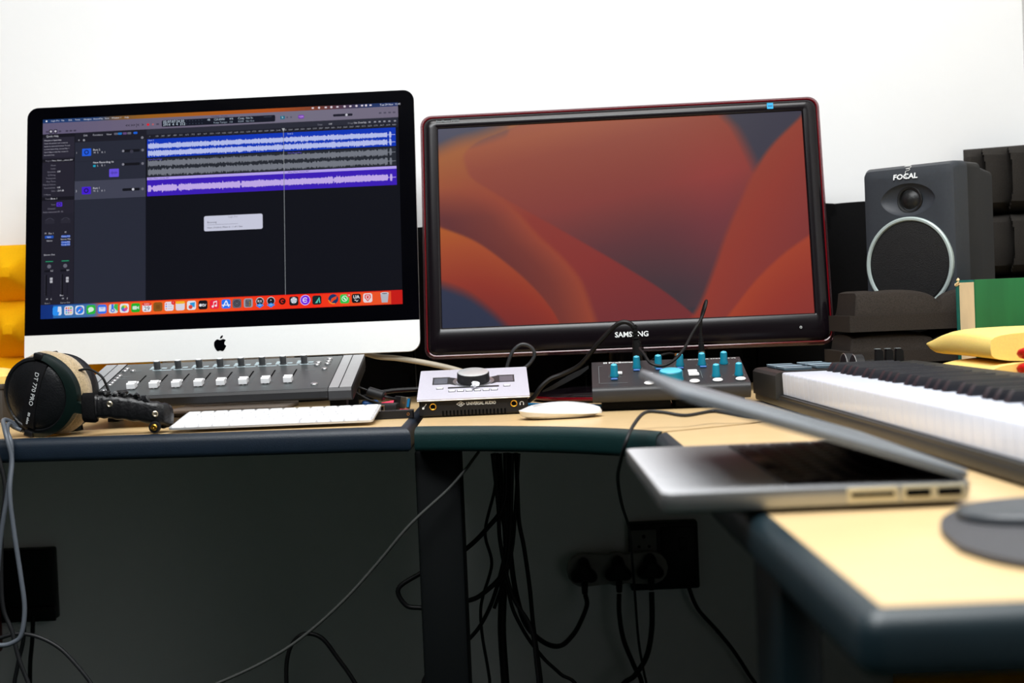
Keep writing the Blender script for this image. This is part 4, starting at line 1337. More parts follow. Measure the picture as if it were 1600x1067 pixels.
# stack under the loudspeaker
def stack_tile(y0, x0, w_, d, z, base, h, m, lab, top=False):
    f = ridge_pad(h, base, w_ / .135, .2, .32, .28) if top else (lambda u, v: hump(h, base, w_ / .135, 1, .14)(u, v) if (.06 < u < .978 and .035 < v < .97) else base)
    o = obj('foam_pad', height_solid(w_, d, f, 64, 40), m, sharp=60)
    o.location = (x0, y0, z)
    tag(o, lab, 'foam pad', 'grey foam pads under the loudspeaker')
stack_tile(2.055, .502, .200, .135, TZ + .0935, .024, .037, 'foam_grey', 'dark grey wavy foam pad directly under the loudspeaker', True)
stack_tile(2.058, .494, .200, .135, TZ + .0455, .019, .0288, 'foam_grey', 'dark grey foam pad in the middle of the stack under the loudspeaker')
stack_tile(2.060, .490, .200, .135, TZ, .019, .0262, 'foam_grey', 'dark grey foam pad at the bottom of the loudspeaker stack')

# ------------------------------------------------------------ loudspeaker
sp = thing('loudspeaker', 'small dark grey studio loudspeaker standing on stacked foam pads', 'speaker', (.6225, 2.156, TZ + .1178), -.777)
SWd, SHt, SDp = .0805, .2307, .150
g = G()
fr = rrect(-SWd, 0, SWd, SHt, .010, 5)
def sring(dx, y, dz0, dz1):
    return [Vector((x * (1 - dx), y, dz0 + z * (1 - (dz0 + dz1) / SHt))) for x, z in fr]
g.loft([sring(.16, .0015, .010, .016), sring(.06, .0045, .003, .006), sring(.0, .016, 0, .001), sring(.0, .040, 0, 0)], cap=True)
obj('front_baffle', g, 'speaker_vinyl', sp, sharp=60)
g = G()
g.loft([sring(.012, .040, .001, .001), sring(.012, .085, .001, .001), sring(.05, .092, .004, .006), sring(.07, .135, .006, .012), sring(.20, .150, .012, .02)])
obj('cabinet', g, 'speaker_side', sp, sharp=50)
SF = Matrix(((1, 0, 0, 0), (0, 0, -1, .0015), (0, 1, 0, .0327), (0, 0, 0, 1)))
# wave-guide: an eye-shaped dish carved into the baffle
baf = bpy.data.objects['front_baffle']
b = bmesh.new()
bmesh.ops.create_uvsphere(b, u_segments=48, v_segments=24, radius=1)
for v in b.verts:
    v.co = Vector((v.co.x * .0485, -.0030 + v.co.y * .0150, .1752 + math.copysign(abs(v.co.z) ** 1.15, v.co.z) * .0270))
tm = bpy.data.meshes.new('tmp')
b.to_mesh(tm)
b.free()
to = bpy.data.objects.new('tmp', tm)
COL.objects.link(to)
to.parent = sp
md_ = baf.modifiers.new('cut', 'BOOLEAN')
md_.operation = 'DIFFERENCE'
md_.object = to
bpy.context.view_layer.update()
dg = bpy.context.evaluated_depsgraph_get()
nm = bpy.data.meshes.new_from_object(baf.evaluated_get(dg))
baf.modifiers.clear()
baf.data = nm
nm.name = 'front_baffle'
nm.set_sharp_from_angle(angle=radians(30))
bpy.data.objects.remove(to)
tw = obj('tweeter', G().lathe([(.0212, -.004), (.0212, .0045), (.0200, .0058), (.0172, .0050), (.0158, .0020), (.0150, .0022), (.0120, .0060), (.0070, .0086), (0, .0095)], 36, SF @ T(0, .1425, -.0105)), 'dome', sp, sharp=40)
g = G().lathe([(.0735, -.002), (.0735, .0030), (.0715, .0045), (.0685, .0042), (.0670, .002)], 64, SF @ T(0, .0425, 0), cap=False)
obj('woofer_ring', g, 'ring_pale', sp, sharp=40)
g = G().lathe([(.0672, .0010), (.0640, .0030), (.045, .0052), (.02, .0066), (0, .0070)], 64, SF @ T(0, .0425, 0), cap=False)
obj('woofer_grille', g, 'grille', sp, sharp=0)
LT = T(0, .0032, SHt - .0135) @ RX(radians(80))
g = G()
LT = Matrix(((1, 0, 0, 0), (0, .24, -.97, .0004), (0, .97, .24, SHt - .0195), (0, 0, 0, 1)))
g.text('FOCAL', .0118, LT @ T(-.002, .0, .0003), .00032, 'CENTER', 0, 1.12)
sw = [(-.0035, .0175, 0), (.0065, .0185, 0), (.008, .0165, 0), (-.004, .0155, 0), (.007, .0150, 0), (.006, .0125, 0), (-.001, .0112, 0), (.0055, .0108, 0), (.0045, .0085, 0), (-.0005, .0075, 0), (-.001, .004, 0), (.001, -.0035, 0)]
q = LT @ T(-.001, .0012, .0005)
g.tube([q @ Vector(p) for p in sw], .0004, 5, 6)
obj('maker_lettering', g, 'white_print', sp, sharp=0)

# ------------------------------------------------------------ yellow pads, book, red cord on the right wing
def ypad(w_, d, hgt, tip, top, m, name, lab, loc, rz=0):
    """soft pad whose far left end thins to a tip"""
    nx, ny = 26, 16
    rings = []
    for j in range(ny + 1):
        v = (j / ny) ** .8
        sec = []
        end = max(.25, 1 - max(0, (v - .9) / .1) ** 2.5) ** .5
        zt = hgt * (.62 + .38 * sin(pi / 2 * min(1, (1 - v) * 2.4))) + top * sin(pi * min(1, v * 1.1))
        zb = hgt * .25 * max(0, (v - .88) / .12) ** 1.5
        zm = (zt + zb) / 2
        zt, zb = zm + (zt - zm) * end, zm + (zb - zm) * end
        for i in range(nx):
            a = 2 * pi * i / nx
            x = math.copysign(abs(cos(a)) ** .3, cos(a))
            z = math.copysign(abs(sin(a)) ** .45, sin(a))
            sec.append(Vector((w_ / 2 + x * w_ / 2, v * d, zm + (zt - zb) / 2 * z)))
        rings.append(sec)
    o = obj(name, G().loft(rings), m, sharp=60)
    o.location = loc
    o.rotation_euler = (0, 0, rz)
    return tag(o, lab, 'foam pad', 'yellow foam pads behind the piano keyboard')
ypad(.31, .285, .058, .5, 0, 'foam_cream', 'yellow_foam_pad', 'pale yellow foam pad lying lowest behind the piano keys', (.580, 1.696, TZ + .0005))
ypad(.30, .265, .036, .42, .004, 'foam_pale', 'yellow_foam_pad', 'bright yellow foam pad with a rounded tip, upper one behind the piano keys', (.592, 1.715, TZ + .0590))
bk = thing('book', 'worn green hardback book standing on its edge beside the loudspeaker', 'book', (.669, 1.992, TZ), radians(20))
BH, BL, BT = .164, .23, .045
g = G().box((BL / 2, .002, BH / 2), (BL, .0035, BH), .001)
obj('front_cover', g, 'book_green', bk)
g = G().box((BL / 2, BT - .002, BH / 2), (BL, .0035, BH), .001)
obj('back_cover', g, 'book_dark', bk)
g = G()
g.loft([[Vector((BL - .002, y0, 0)), Vector((BL + .004, y0 + .004, 0)), Vector((BL + .004, y1 - .004, 0)), Vector((BL - .002, y1, 0)), Vector((BL - .003, y1 - .003, 0)), Vector((BL - .003, y0 + .003, 0))] for y0, y1 in ((0, BT),)] + [[Vector((BL - .002, 0, BH)), Vector((BL + .004, .004, BH)), Vector((BL + .004, BT - .004, BH)), Vector((BL - .002, BT, BH)), Vector((BL - .003, BT - .003, BH)), Vector((BL - .003, .003, BH))]])
obj('spine', g, 'book_green', bk)
obj('page_block', G().box((BL / 2 + .001, BT / 2, BH / 2), (BL - .006, BT - .008, BH - .007)), 'book_pages', bk, sharp=30)
g = G()
rb = random.Random(4)
for k in range(9):
    b = bmesh.new()
    bmesh.ops.create_icosphere(b, subdivisions=1, radius=rb.uniform(.0012, .0030))
    for v in b.verts: v.co *= rb.uniform(.5, 1.4)
    g.bm(b, T(rb.uniform(-.001, .004), BT - .002 + rb.uniform(-.004, .001), BH + rb.uniform(-.006, .0005)))
obj('frayed_corner', g, 'book_pages', bk, sharp=20)
rc = G()
hx = [(.0125 * cos(t * 2.1) * (1 - .02 * t), .0125 * sin(t * 2.1) * (1 - .02 * t), .006 + .0062 * t) for t in [k * .32 for k in range(36)]]
rc.tube(hx, .0046, 7, 4)
o = tag(obj('red_cord', rc, 'red_cord', sharp=60), 'coiled shiny red cord at the right picture edge before the yellow pads', 'cord')
o.location = (.6305, 1.690, TZ)

# ------------------------------------------------------------ piano keyboard
MYAW = .0302
md = thing('piano_keyboard', 'black piano keyboard with white and black keys on the right desk wing', 'piano keyboard', (.3633, 1.8721, TZ), MYAW)
# local frame: x = depth away from the player, y = along the keys (bass at +y)
WT = .0488                      # height of white tops
g = G()
NW, PW = 36, .0235
YE = -NW * PW
g.box((.0925, (.155 + YE - .025) / 2, .0085), (.197, .155 - YE + .025, .013), .003)
obj('bottom_case', g, 'midi_body', md)
g = G()
g.prism([(-.0085, .012), (-.0085, .044), (-.0050, .0478), (.0, .0490), (.178, .0535), (.1900, .0500), (.1900, .012)], .148, T(0, .005, 0) @ Matrix(((1, 0, 0, 0), (0, 0, 1, 0), (0, 1, 0, 0), (0, 0, 0, 1))))
lb = obj('left_panel', g, 'midi_body', md, sharp=30)
g = G()
g.prism([(-.0085, .012), (-.0085, .044), (-.0050, .0478), (.0, .0490), (.178, .0535), (.1900, .0500), (.1900, .012)], .022, T(0, YE - .0245, 0) @ Matrix(((1, 0, 0, 0), (0, 0, 1, 0), (0, 1, 0, 0), (0, 0, 0, 1))))
obj('right_panel', g, 'midi_body', md, sharp=30)
g = G()
g.prism([(.147, .012), (.147, .0535), (.152, .0560), (.182, .0575), (.1900, .0520), (.1900, .012)], .010 - YE, T(0, YE - .004, 0) @ Matrix(((1, 0, 0, 0), (0, 0, 1, 0), (0, 1, 0, 0), (0, 0, 0, 1))))
obj('rear_panel', g, 'midi_body', md, sharp=30)
g = G()
g.box((.0012, YE / 2, .0160), (.012, -YE, .004), .001)
obj('key_slip', g, 'midi_body', md)
kg = G()
w_ = PW - .0009
kg.loft([[Vector((x, y, z)) for x, y in ((d0, -w_ / 2 + d1), (d0, w_ / 2 - d1), (.148, w_ / 2 - d1), (.148, -w_ / 2 + d1))] for z, d0, d1 in ((.0190, .0010, .0002), (.0455, .0, 0), (.0478, .0006, .0002), (WT, .0022, .0009))])
k0 = obj('white_key', kg, 'white_key', md, sharp=50)
k0.location = (0, -PW / 2, 0)
for i in range(1, NW):
    inst(k0, md, (0, -PW * (i + .5), 0))
bg = G()
bw, bh = .0118, .0112
bg.loft([[Vector((x, y, z)) for x, y in ((x0, -b_), (x0, b_), (.146, b_), (.146, -b_))] for z, x0, b_ in ((WT - .004, .0565, bw / 2), (WT + .001, .0575, bw / 2), (WT + bh * .85, .0628, bw / 2 - .0011), (WT + bh, .0645, bw / 2 - .0019))])
OFF = [.0137, .0419, .0817, .1090, .1363]
b0 = None
for o_ in range(6):
    for a in OFF:
        s_ = o_ * 7 * PW + a + bw / 2
        if s_ > NW * PW - .01: continue
        if b0 is None:
            b0 = obj('black_key', bg, 'black_key', md, sharp=40)
            b0.location = (0, -s_, 0)
        else:
            inst(b0, md, (0, -s_, 0))
def ptop(x): return .0490 + .005 * x / .2
for i, (px, py) in enumerate([(.028, .112), (.028, .050), (.072, .112), (.072, .050)]):
    g = G().box((px, py, ptop(px) + .0018), (.038, .054, .0036), .0012, 2)
    p_ = obj('pad', g, 'pad_slate', md)
    g = G()
    for q in (-1, 1):
        g.box((px, py + q * .0268, ptop(px) + .0038), (.036, .0016, .0006))
    g.box((px - .0182, py, ptop(px) + .0038), (.0014, .053, .0006))
    obj('pad_edge_lit', g, 'pad_edge_lit', p_, sharp=0)  # pale strips paint the light caught along the pad edges
for py in (.100, .052):
    g = G().lathe([(.019, -.007), (.0205, -.006), (.0205, .006), (.019, .007)], 36, T(.118, py, ptop(.12) - .006) @ RY(radians(90)) @ RX(0))
    wh = obj('control_wheel', g, 'black_plastic', md)
    g = G().torus(.0205, .0006, T(.118 - .0062, py, ptop(.12) - .006) @ RY(radians(90)), 36, 5)
    obj('wheel_rim', g, 'silver', wh)
for k in range(3):
    g = G()
    g.prism([(-.005, 0), (-.004, .019), (-.0015, .0205), (.003, .0195), (.005, .017), (.006, 0)], .0105, T(.146 + k * .0135, .040 - k * .002, .0525) @ Matrix(((1, 0, 0, 0), (0, 0, 1, 0), (0, 1, 0, 0), (0, 0, 0, 1))))
    f_ = obj('fader_cap', g, 'black_matte', md, sharp=30)
    g = G().box((.1445 + k * .0135, .040 - k * .002 + .005, .0732), (.007, .009, .0008))
    obj('cap_line', g, 'dim_print', f_, sharp=0)

# ------------------------------------------------------------ laptop
lp = thing('laptop', 'half-closed silver laptop jutting over the inner desk edge', 'laptop', (.101, 1.128, TZ + .0005), radians(90))
# local frame: x along the front edge (near end at -x), y negative towards the hinge -> use y = -depth
LW, LD = .314, .219
g = G()
out = rrect(-LW / 2, -LD, LW / 2, 0, .010, 5)
g.loft([[Vector((x * s, -LD / 2 + (y + LD / 2) * s, z)) for x, y in out] for s, z in ((.95, .001), (.992, .004), (1, .0085), (1, .0160), (.998, .0166))])
body = obj('base_case', g, 'alu_laptop', lp, sharp=40)
obj('top_deck', G().prism(rrect(-LW / 2 + .001, -LD + .001, LW / 2 - .001, -.001, .009, 5), .0003, T(0, 0, .0164)), 'alu_deck', lp, sharp=30)
for x in (-.13, .13):
    for y in (-.02, -.2):
        obj('foot', G().cyl((x, y, 0), (x, y, .0012), .007), 'black_matte', lp)
g = G().box((0, -.145, .0167), (.274, .104, .0006))
obj('key_well', g, 'laptop_well', lp, sharp=0)
g = G().box((0, -.045, .0167), (.105, .075, .0003))
obj('trackpad', g, 'alu_deck', lp, sharp=0)
def lapM(): return T(0, 0, .0171)
LR = [([1, 1, 1, 1.25, 5.1, 1.25, 1, 1, 1, 1], .0158), ([2.25] + [1] * 10 + [2.25], .0158), ([1.75] + [1] * 11 + [1.75], .0158), ([1.5] + [1] * 12 + [1], .0158), ([1] * 13 + [1.5], .0158), ([1] * 14, .0085)]
keyrows(lp, lapM() @ RZ(pi) @ T(0, .0925 - 0, 0) if False else lapM(), [(list(r[0]), r[1]) for r in LR[::-1]], -.1345, .1345, -.195, 0, .0030, 'key', 'laptop_key', .0012)
# right-hand side ports (the near end)
for y, l_, m in ((-.148, .030, 'hole'), (-.180, .017, 'hole'), (-.202, .0165, 'hole')):
    pl = G().box((-LW / 2 - .0001, y, .0105), (.0012, l_ + .006, .0105), .0004, 1)
    p_ = obj('port_reflection', pl, 'reflection_cream', lp)  # cream patch round each port: the desk's reflection put into colour
    obj('port', G().box((-LW / 2 - .0006, y, .0108), (.0012, l_, .0050 if l_ < .02 else .0028)), m, p_, sharp=0)
LTILT = radians(18.2)
LM_ = T(0, -LD + .004, .0175) @ RX(-LTILT) if False else T(0, -LD + .002, .0172) @ RX(LTILT)
g = G()
out = rrect(-LW / 2, 0, LW / 2, .2135, .010, 5)
g.loft([[LM_ @ Vector((x * s, .10675 + (y - .10675) * s, z)) for x, y in out] for s, z in ((.992, .0), (1, .0012), (1, .0052), (.985, .0068))])
ld = obj('lid', g, 'lid_metal', lp, sharp=40)
g = G().box((0, .1085, -.0004), (.302, .196, .0012), M=LM_)
obj('display', g, 'black_glass', ld, sharp=0)
g = G().cyl((-.12, -LD + .003, .0165), (.12, -LD + .003, .0165), .0045, n=14)
obj('hinge', g, 'black_plastic', lp)

# ------------------------------------------------------------ mouse mat with a wrist rest
mp = thing('mouse_mat', 'rounded grey mouse mat with a raised wrist rest on the near desk wing', 'mouse mat', (.392, .846, TZ), 0)
g = G()
ol = [(-.137, -.045), (-.128, -.085), (-.105, -.117), (-.07, -.136), (-.02, -.142), (.06, -.140), (.12, -.12), (.135, -.06), (.135, .08), (.12, .12), (.06, .135), (-.06, .120), (-.105, .075), (-.128, .02)]
ol = [(p.x, p.y) for p in smooth_path([(x, y, 0) for x, y in ol + ol[:1]], 5)][:-1]
g.loft([[Vector((x * s, y * s, z)) for x, y in ol] for s, z in ((.985, .0003), (1, .0012), (1, .0042), (.99, .0050))])
obj('mat', g, 'pad_grey', mp, sharp=40)
g = G()
el = [(.135 * math.copysign(abs(cos(a)) ** .7, cos(a)), .046 * math.copysign(abs(sin(a)) ** .8, sin(a))) for a in [2 * pi * i / 40 for i in range(40)]]
g.loft([[Vector((.026 + x * s, .040 + y * s, .0045 + z)) for x, y in el] for s, z in ((1, 0), (1.01, .0035), (1, .006), (.93, .0078), (.75, .0088), (.4, .0091), (.05, .0092))])
obj('wrist_rest', g, 'pad_rest', mp, sharp=60)

# ------------------------------------------------------------ sockets and plugs
def socket(name, lab, x0, z0, wd, ht):
    t = thing(name, lab, 'socket', (x0 + wd / 2, 2.5, z0), 0)
    obj('frame', G().box((0, -.013, ht / 2), (wd, .026, ht), .004), 'socket_black', t)
    return t
so = socket('wall_socket', 'black framed wall socket with a grey outlet on the back wall right of the cables', .195, .3735, .124, .122)
g = G().box((-.036, -.0275, .0845), (.046, .004, .050), .0015)
ot = obj('outlet', g, 'socket_grey', so)
g = G()
for x, z, r in ((-.036, .098, .0035), (-.045, .080, .0028), (-.027, .080, .0028)):
    g.cyl((x, -.0285, z), (x, -.0298, z), r, n=12)
obj('pin_hole', g, 'hole', ot)
obj('blank_panel', G().box((.026, -.0275, .061), (.062, .004, .106), .0015), 'socket_black', so)
g = G().box((.033, -.0295, .082), (.016, .004, .024), .001)
obj('switch', g, 'socket_black', so)
ad = thing('plug_adapter', 'pale three-way plug adapter in the right wall socket', 'adapter', (.1693, 2.468, .4182), 0)
g = G()
lob = []
for cx_, a0, a1 in ((.062, -100, 100), (0, 62, 118), (-.060, 80, 280), (0, 242, 298)):
    for k in range(9):
        a = radians(a0 + (a1 - a0) * k / 8)
        lob.append((cx_ + .029 * cos(a), .029 * sin(a)))
g.prism(lob, .022, Matrix(((1, 0, 0, 0), (0, 0, -1, .006), (0, 1, 0, 0), (0, 0, 0, 1))))
obj('body', g, 'plug_white', ad, sharp=40)
PF = Matrix(((1, 0, 0, 0), (0, 0, -1, 0), (0, 1, 0, 0), (0, 0, 0, 1)))
for i, (x, z) in enumerate(((.1101, .4171), (.1710, .4180), (.2280, .4195))):
    t = thing('plug', 'black three-pin plug in the pale adapter, ' + ('left one', 'middle one', 'right one under the outlet')[i], 'plug', (x, 2.450, z), 0, 'black plugs in the adapter')
    tri = []
    for k in range(30):
        a = 2 * pi * k / 30
        r = .0205 + .0055 * cos(3 * (a - pi / 2))
        tri.append((r * cos(a), r * sin(a)))
    g = G()
    g.loft([[PF @ Vector((px * s, pz * s, z_)) for px, pz in tri] for s, z_ in ((1, .002), (1, .012), (.88, .024), (.6, .030))])
    obj('plug_body', g, 'plug_black', t, sharp=50)
    obj('strain_relief', G().cyl((0, -.016, -.014), (0, -.012, -.037), .0065, .005, 12), 'plug_black', t)
s2_ = socket('wall_socket', 'black framed wall socket low on the back wall at the left picture edge', -.985, .3655, .146, .129)
obj('lower_ridge', G().box((.003, -.0285, .012), (.143, .006, .026), .002), 'socket_black', s2_)
obj('upper_ridge', G().box((0, -.0275, .112), (.138, .004, .026), .002), 'socket_black', s2_)
obj('outlet', G().box((-.048, -.0275, .062), (.05, .004, .066), .004), 'socket_grey', s2_)
t = thing('charger', 'dark red power adapter with a tiny red light in the left wall socket', 'charger', (-.958, 2.468, .327), 0)
obj('body', G().box((0, -.018, .045), (.052, .034, .112), .006, 3), 'plug_red', t)
obj('indicator', G().cyl((.0045, -.0352, .072), (.0045, -.0362, .072), .0022, n=12), 'led_red', t)

# ------------------------------------------------------------ yellow tile on the floor
o = obj('foam_tile', height_solid(.26, .20, pyramid(.05, .018, 2), 20, 16, UPM), 'foam_yellow', sharp=38)
o.location = (.665, 2.495, 0)
tag(o, 'yellow foam tile standing on the floor under the right desk wing', 'foam tile')
o = obj('foam_wedge', height_solid(.09, .10, hump(.014, .012, 1, 1, .4), 12, 12), 'foam_pale', sharp=50)
o.location = (-.915, 2.25, TZ + .0622)
tag(o, 'small pale yellow foam piece on a grey box behind the headphones', 'foam piece')
t = thing('storage_box', 'low grey box behind the headphones at the left picture edge', 'box', (-.873, 2.30, TZ), 0)
obj('body', G().box((0, 0, .027), (.09, .12, .054), .003), 'box_grey', t)
obj('lid', G().box((0, 0, .058), (.094, .124, .008), .002), 'box_grey', t)

# ------------------------------------------------------------ little things between the screens
t = thing('ferrite_cable', 'black cable with a cylindrical ferrite choke and blue plug', 'cable', (-.198, 2.09, TZ), 0)
def L_(p): return tuple(Vector(p) - Vector((-.198, 2.09, TZ)))
a_, b_ = Vector(L_((-.2215, 2.10, .7735))), Vector(L_((-.196, 2.092, .7655)))
obj('choke', G().cyl(a_, b_, .0078, n=20, bev=.0018), 'cable_dark', t)
obj('cord', G().tube([b_, L_((-.186, 2.088, .7625)), L_((-.172, 2.075, .7600)), L_((-.165, 2.064, .7588))], .0021), 'cable_black', t)
q = T(*L_((-.1635, 2.062, .7565))) @ RZ(radians(28)) @ RY(radians(12))
obj('plug_shell', G().box((0, 0, 0), (.0085, .026, .017), .0012, 2, q), 'nickel', t)
obj('plug_tongue', G().box((-.0005, -.0132, .0005), (.0035, .0015, .0125), M=q), 'cable_blue', t)
obj('plug_body', G().box((.001, .020, 0), (.0125, .026, .0185), .003, 2, q), 'black_plastic', t)
t = thing('network_adapter', 'small black network adapter with an open port and brass edge', 'adapter', (-.197, 2.045, TZ), radians(-6))
obj('body', G().box((.006, .012, .0085), (.034, .030, .017), .002), 'black_plastic', t)
obj('port_frame', G().box((-.002, -.0034, .0088), (.0150, .0012, .0135), .0003, 1), 'nickel', t)
obj('port', G().box((-.002, -.0040, .0088), (.0115, .0008, .0098)), 'hole', t, sharp=0)
obj('contact', G().box((-.002, -.0043, .0142), (.0150, .0006, .0008)), 'gold', t, sharp=0)
t = thing('pink_card', 'bright pink folded card lying between the adapters', 'card', (-.182, 2.105, TZ), radians(14))
g = G()
g.add([(-.022, -.012, .0005), (.020, -.012, .0015), (.022, .014, .020), (-.018, .016, .015), (-.022, -.012, 0), (.020, -.012, .001), (.022, .014, .0193), (-.018, .016, .0143)], [(0, 1, 2, 3), (7, 6, 5, 4), (0, 4, 5, 1), (1, 5, 6, 2), (2, 6, 7, 3), (3, 7, 4, 0)])
obj('card', g, 'pink_card', t, sharp=20)
t = thing('hub', 'flat black hub with a rounded end right of the white keyboard', 'hub', (-.175, 1.985, TZ), radians(3))
obj('body', G().prism(rrect(-.042, -.011, .030, .016, .004, 4), .0105, T(0, 0, .0006)), 'black_plastic', t, sharp=40)
obj('top_gloss', G().prism(rrect(-.040, -.009, .004, .010, .002, 3), .0004, T(0, 0, .0111)), 'gloss_edge', t, sharp=40)
obj('port_ring', G().torus(.0017, .0004, T(.022, -.0112, .006) @ RX(radians(90)), 16, 5), 'copper', t)
t = thing('cable_plug', 'dark blue connector lying behind the network adapter', 'connector', (-.222, 2.13, TZ), radians(12))
obj('shell', G().box((0, 0, .009), (.026, .020, .018), .004, 3), 'sticker_dark', t)
obj('tail', G().cyl((-.013, .0, .009), (-.032, .004, .008), .0055, .003, 12), 'cable_dark', t)
g = G()
g.loft([[Vector(p) for p in ((x, y, z - h), (x, y + .004, z - h * .9), (x, y + .004, z + h), (x, y, z + h))] for x, y, z, h in ((.044, 2.13, .7605, .0012), (.060, 2.14, .7655, .0034), (.085, 2.15, .7775, .0046), (.105, 2.16, .7860, .0040), (.118, 2.165, .7935, .0022))])
tag(obj('cable_strap', g, 'cable_dark', sharp=40), 'flat dark cable strap leaning before the monitor stand', 'strap')

# plugs standing behind the turquoise-knobbed box, with their leads
def lead(lab, body, cord, r, name='audio_lead'):
    t = thing(name, lab, 'cable', body[0][1], 0)
    o0 = Vector(body[0][1])
    for k, (kind, p, q_, r0, r1, m) in enumerate(body):
        g = G()
        a, b_ = Vector(p) - o0, Vector(q_) - o0
        if kind == 'ribs':
            n = 5
            for i in range(n):
                c0, c1 = a.lerp(b_, i / n), a.lerp(b_, (i + .62) / n)
                rr = r0 + (r1 - r0) * i / n
                g.cyl(c0, c1, rr, n=14)
            g.cyl(a, b_, min(r0, r1) * .75, n=10)
        else:
            g.cyl(a, b_, r0, r1, 18)
        obj({'ribs': 'strain_relief', 'ring': 'plug_ring'}.get(kind, 'plug_barrel'), g, m, t, sharp=40)
    obj('cord', G().tube([Vector(p) - o0 for p in cord], r), 'cable_black', t)
    return t
lead('black jack lead with a thick plug crossing the monitor lettering', [('barrel', (.1880, 2.082, .790), (.1870, 2.080, .832), .0072, .0068, 'cable_black'), ('ribs', (.1868, 2.080, .832), (.1840, 2.079, .858), .0062, .0046, 'black_matte')],
     [(.1842, 2.079, .8537), (.1797, 2.08, .8591), (.1732, 2.081, .8623), (.1647, 2.083, .8621), (.1541, 2.086, .8558), (.1315, 2.094, .8334), (.1206, 2.1, .8201), (.1011, 2.115, .7988), (.0765, 2.125, .7866), (.0566, 2.128, .7794), (.0413, 2.128, .7673), (.0299, 2.13, .7528), (.0150, 2.138, .7445), (-.02, 2.145, .7440)], .0036)
lead('thin black lead rising in a tall loop from a grey plug', [('ring', (.2845, 2.080, .790), (.2840, 2.080, .814), .0052, .0050, 'nickel'), ('barrel', (.2840, 2.080, .814), (.2838, 2.080, .826), .0045, .0042, 'black_matte'), ('ribs', (.2838, 2.080, .826), (.2836, 2.080, .842), .0040, .0026, 'black_plastic')],
     [(.2836, 2.080, .841), (.2850, 2.079, .862), (.2895, 2.074, .881), (.2925, 2.069, .8895), (.2895, 2.062, .880), (.282, 2.058, .863), (.266, 2.04, .8425), (.247, 2.00, .8205), (.229, 1.982, .8055), (.212, 1.975, .7995), (.197, 1.980, .8040), (.190, 2.00, .8160), (.186, 2.025, .8235), (.192, 2.04, .823)], .0023)
lead('short black lead with a copper-tipped plug behind the turquoise knobs', [('barrel', (.2475, 2.082, .780), (.2475, 2.082, .809), .0052, .0052, 'black_matte'), ('ring', (.2475, 2.082, .809), (.2475, 2.082, .8125), .0050, .0044, 'copper')],
     [(.2475, 2.084, .808), (.238, 2.078, .8125), (.226, 2.072, .8120), (.214, 2.070, .8075), (.204, 2.078, .799), (.198, 2.09, .780)], .0018)

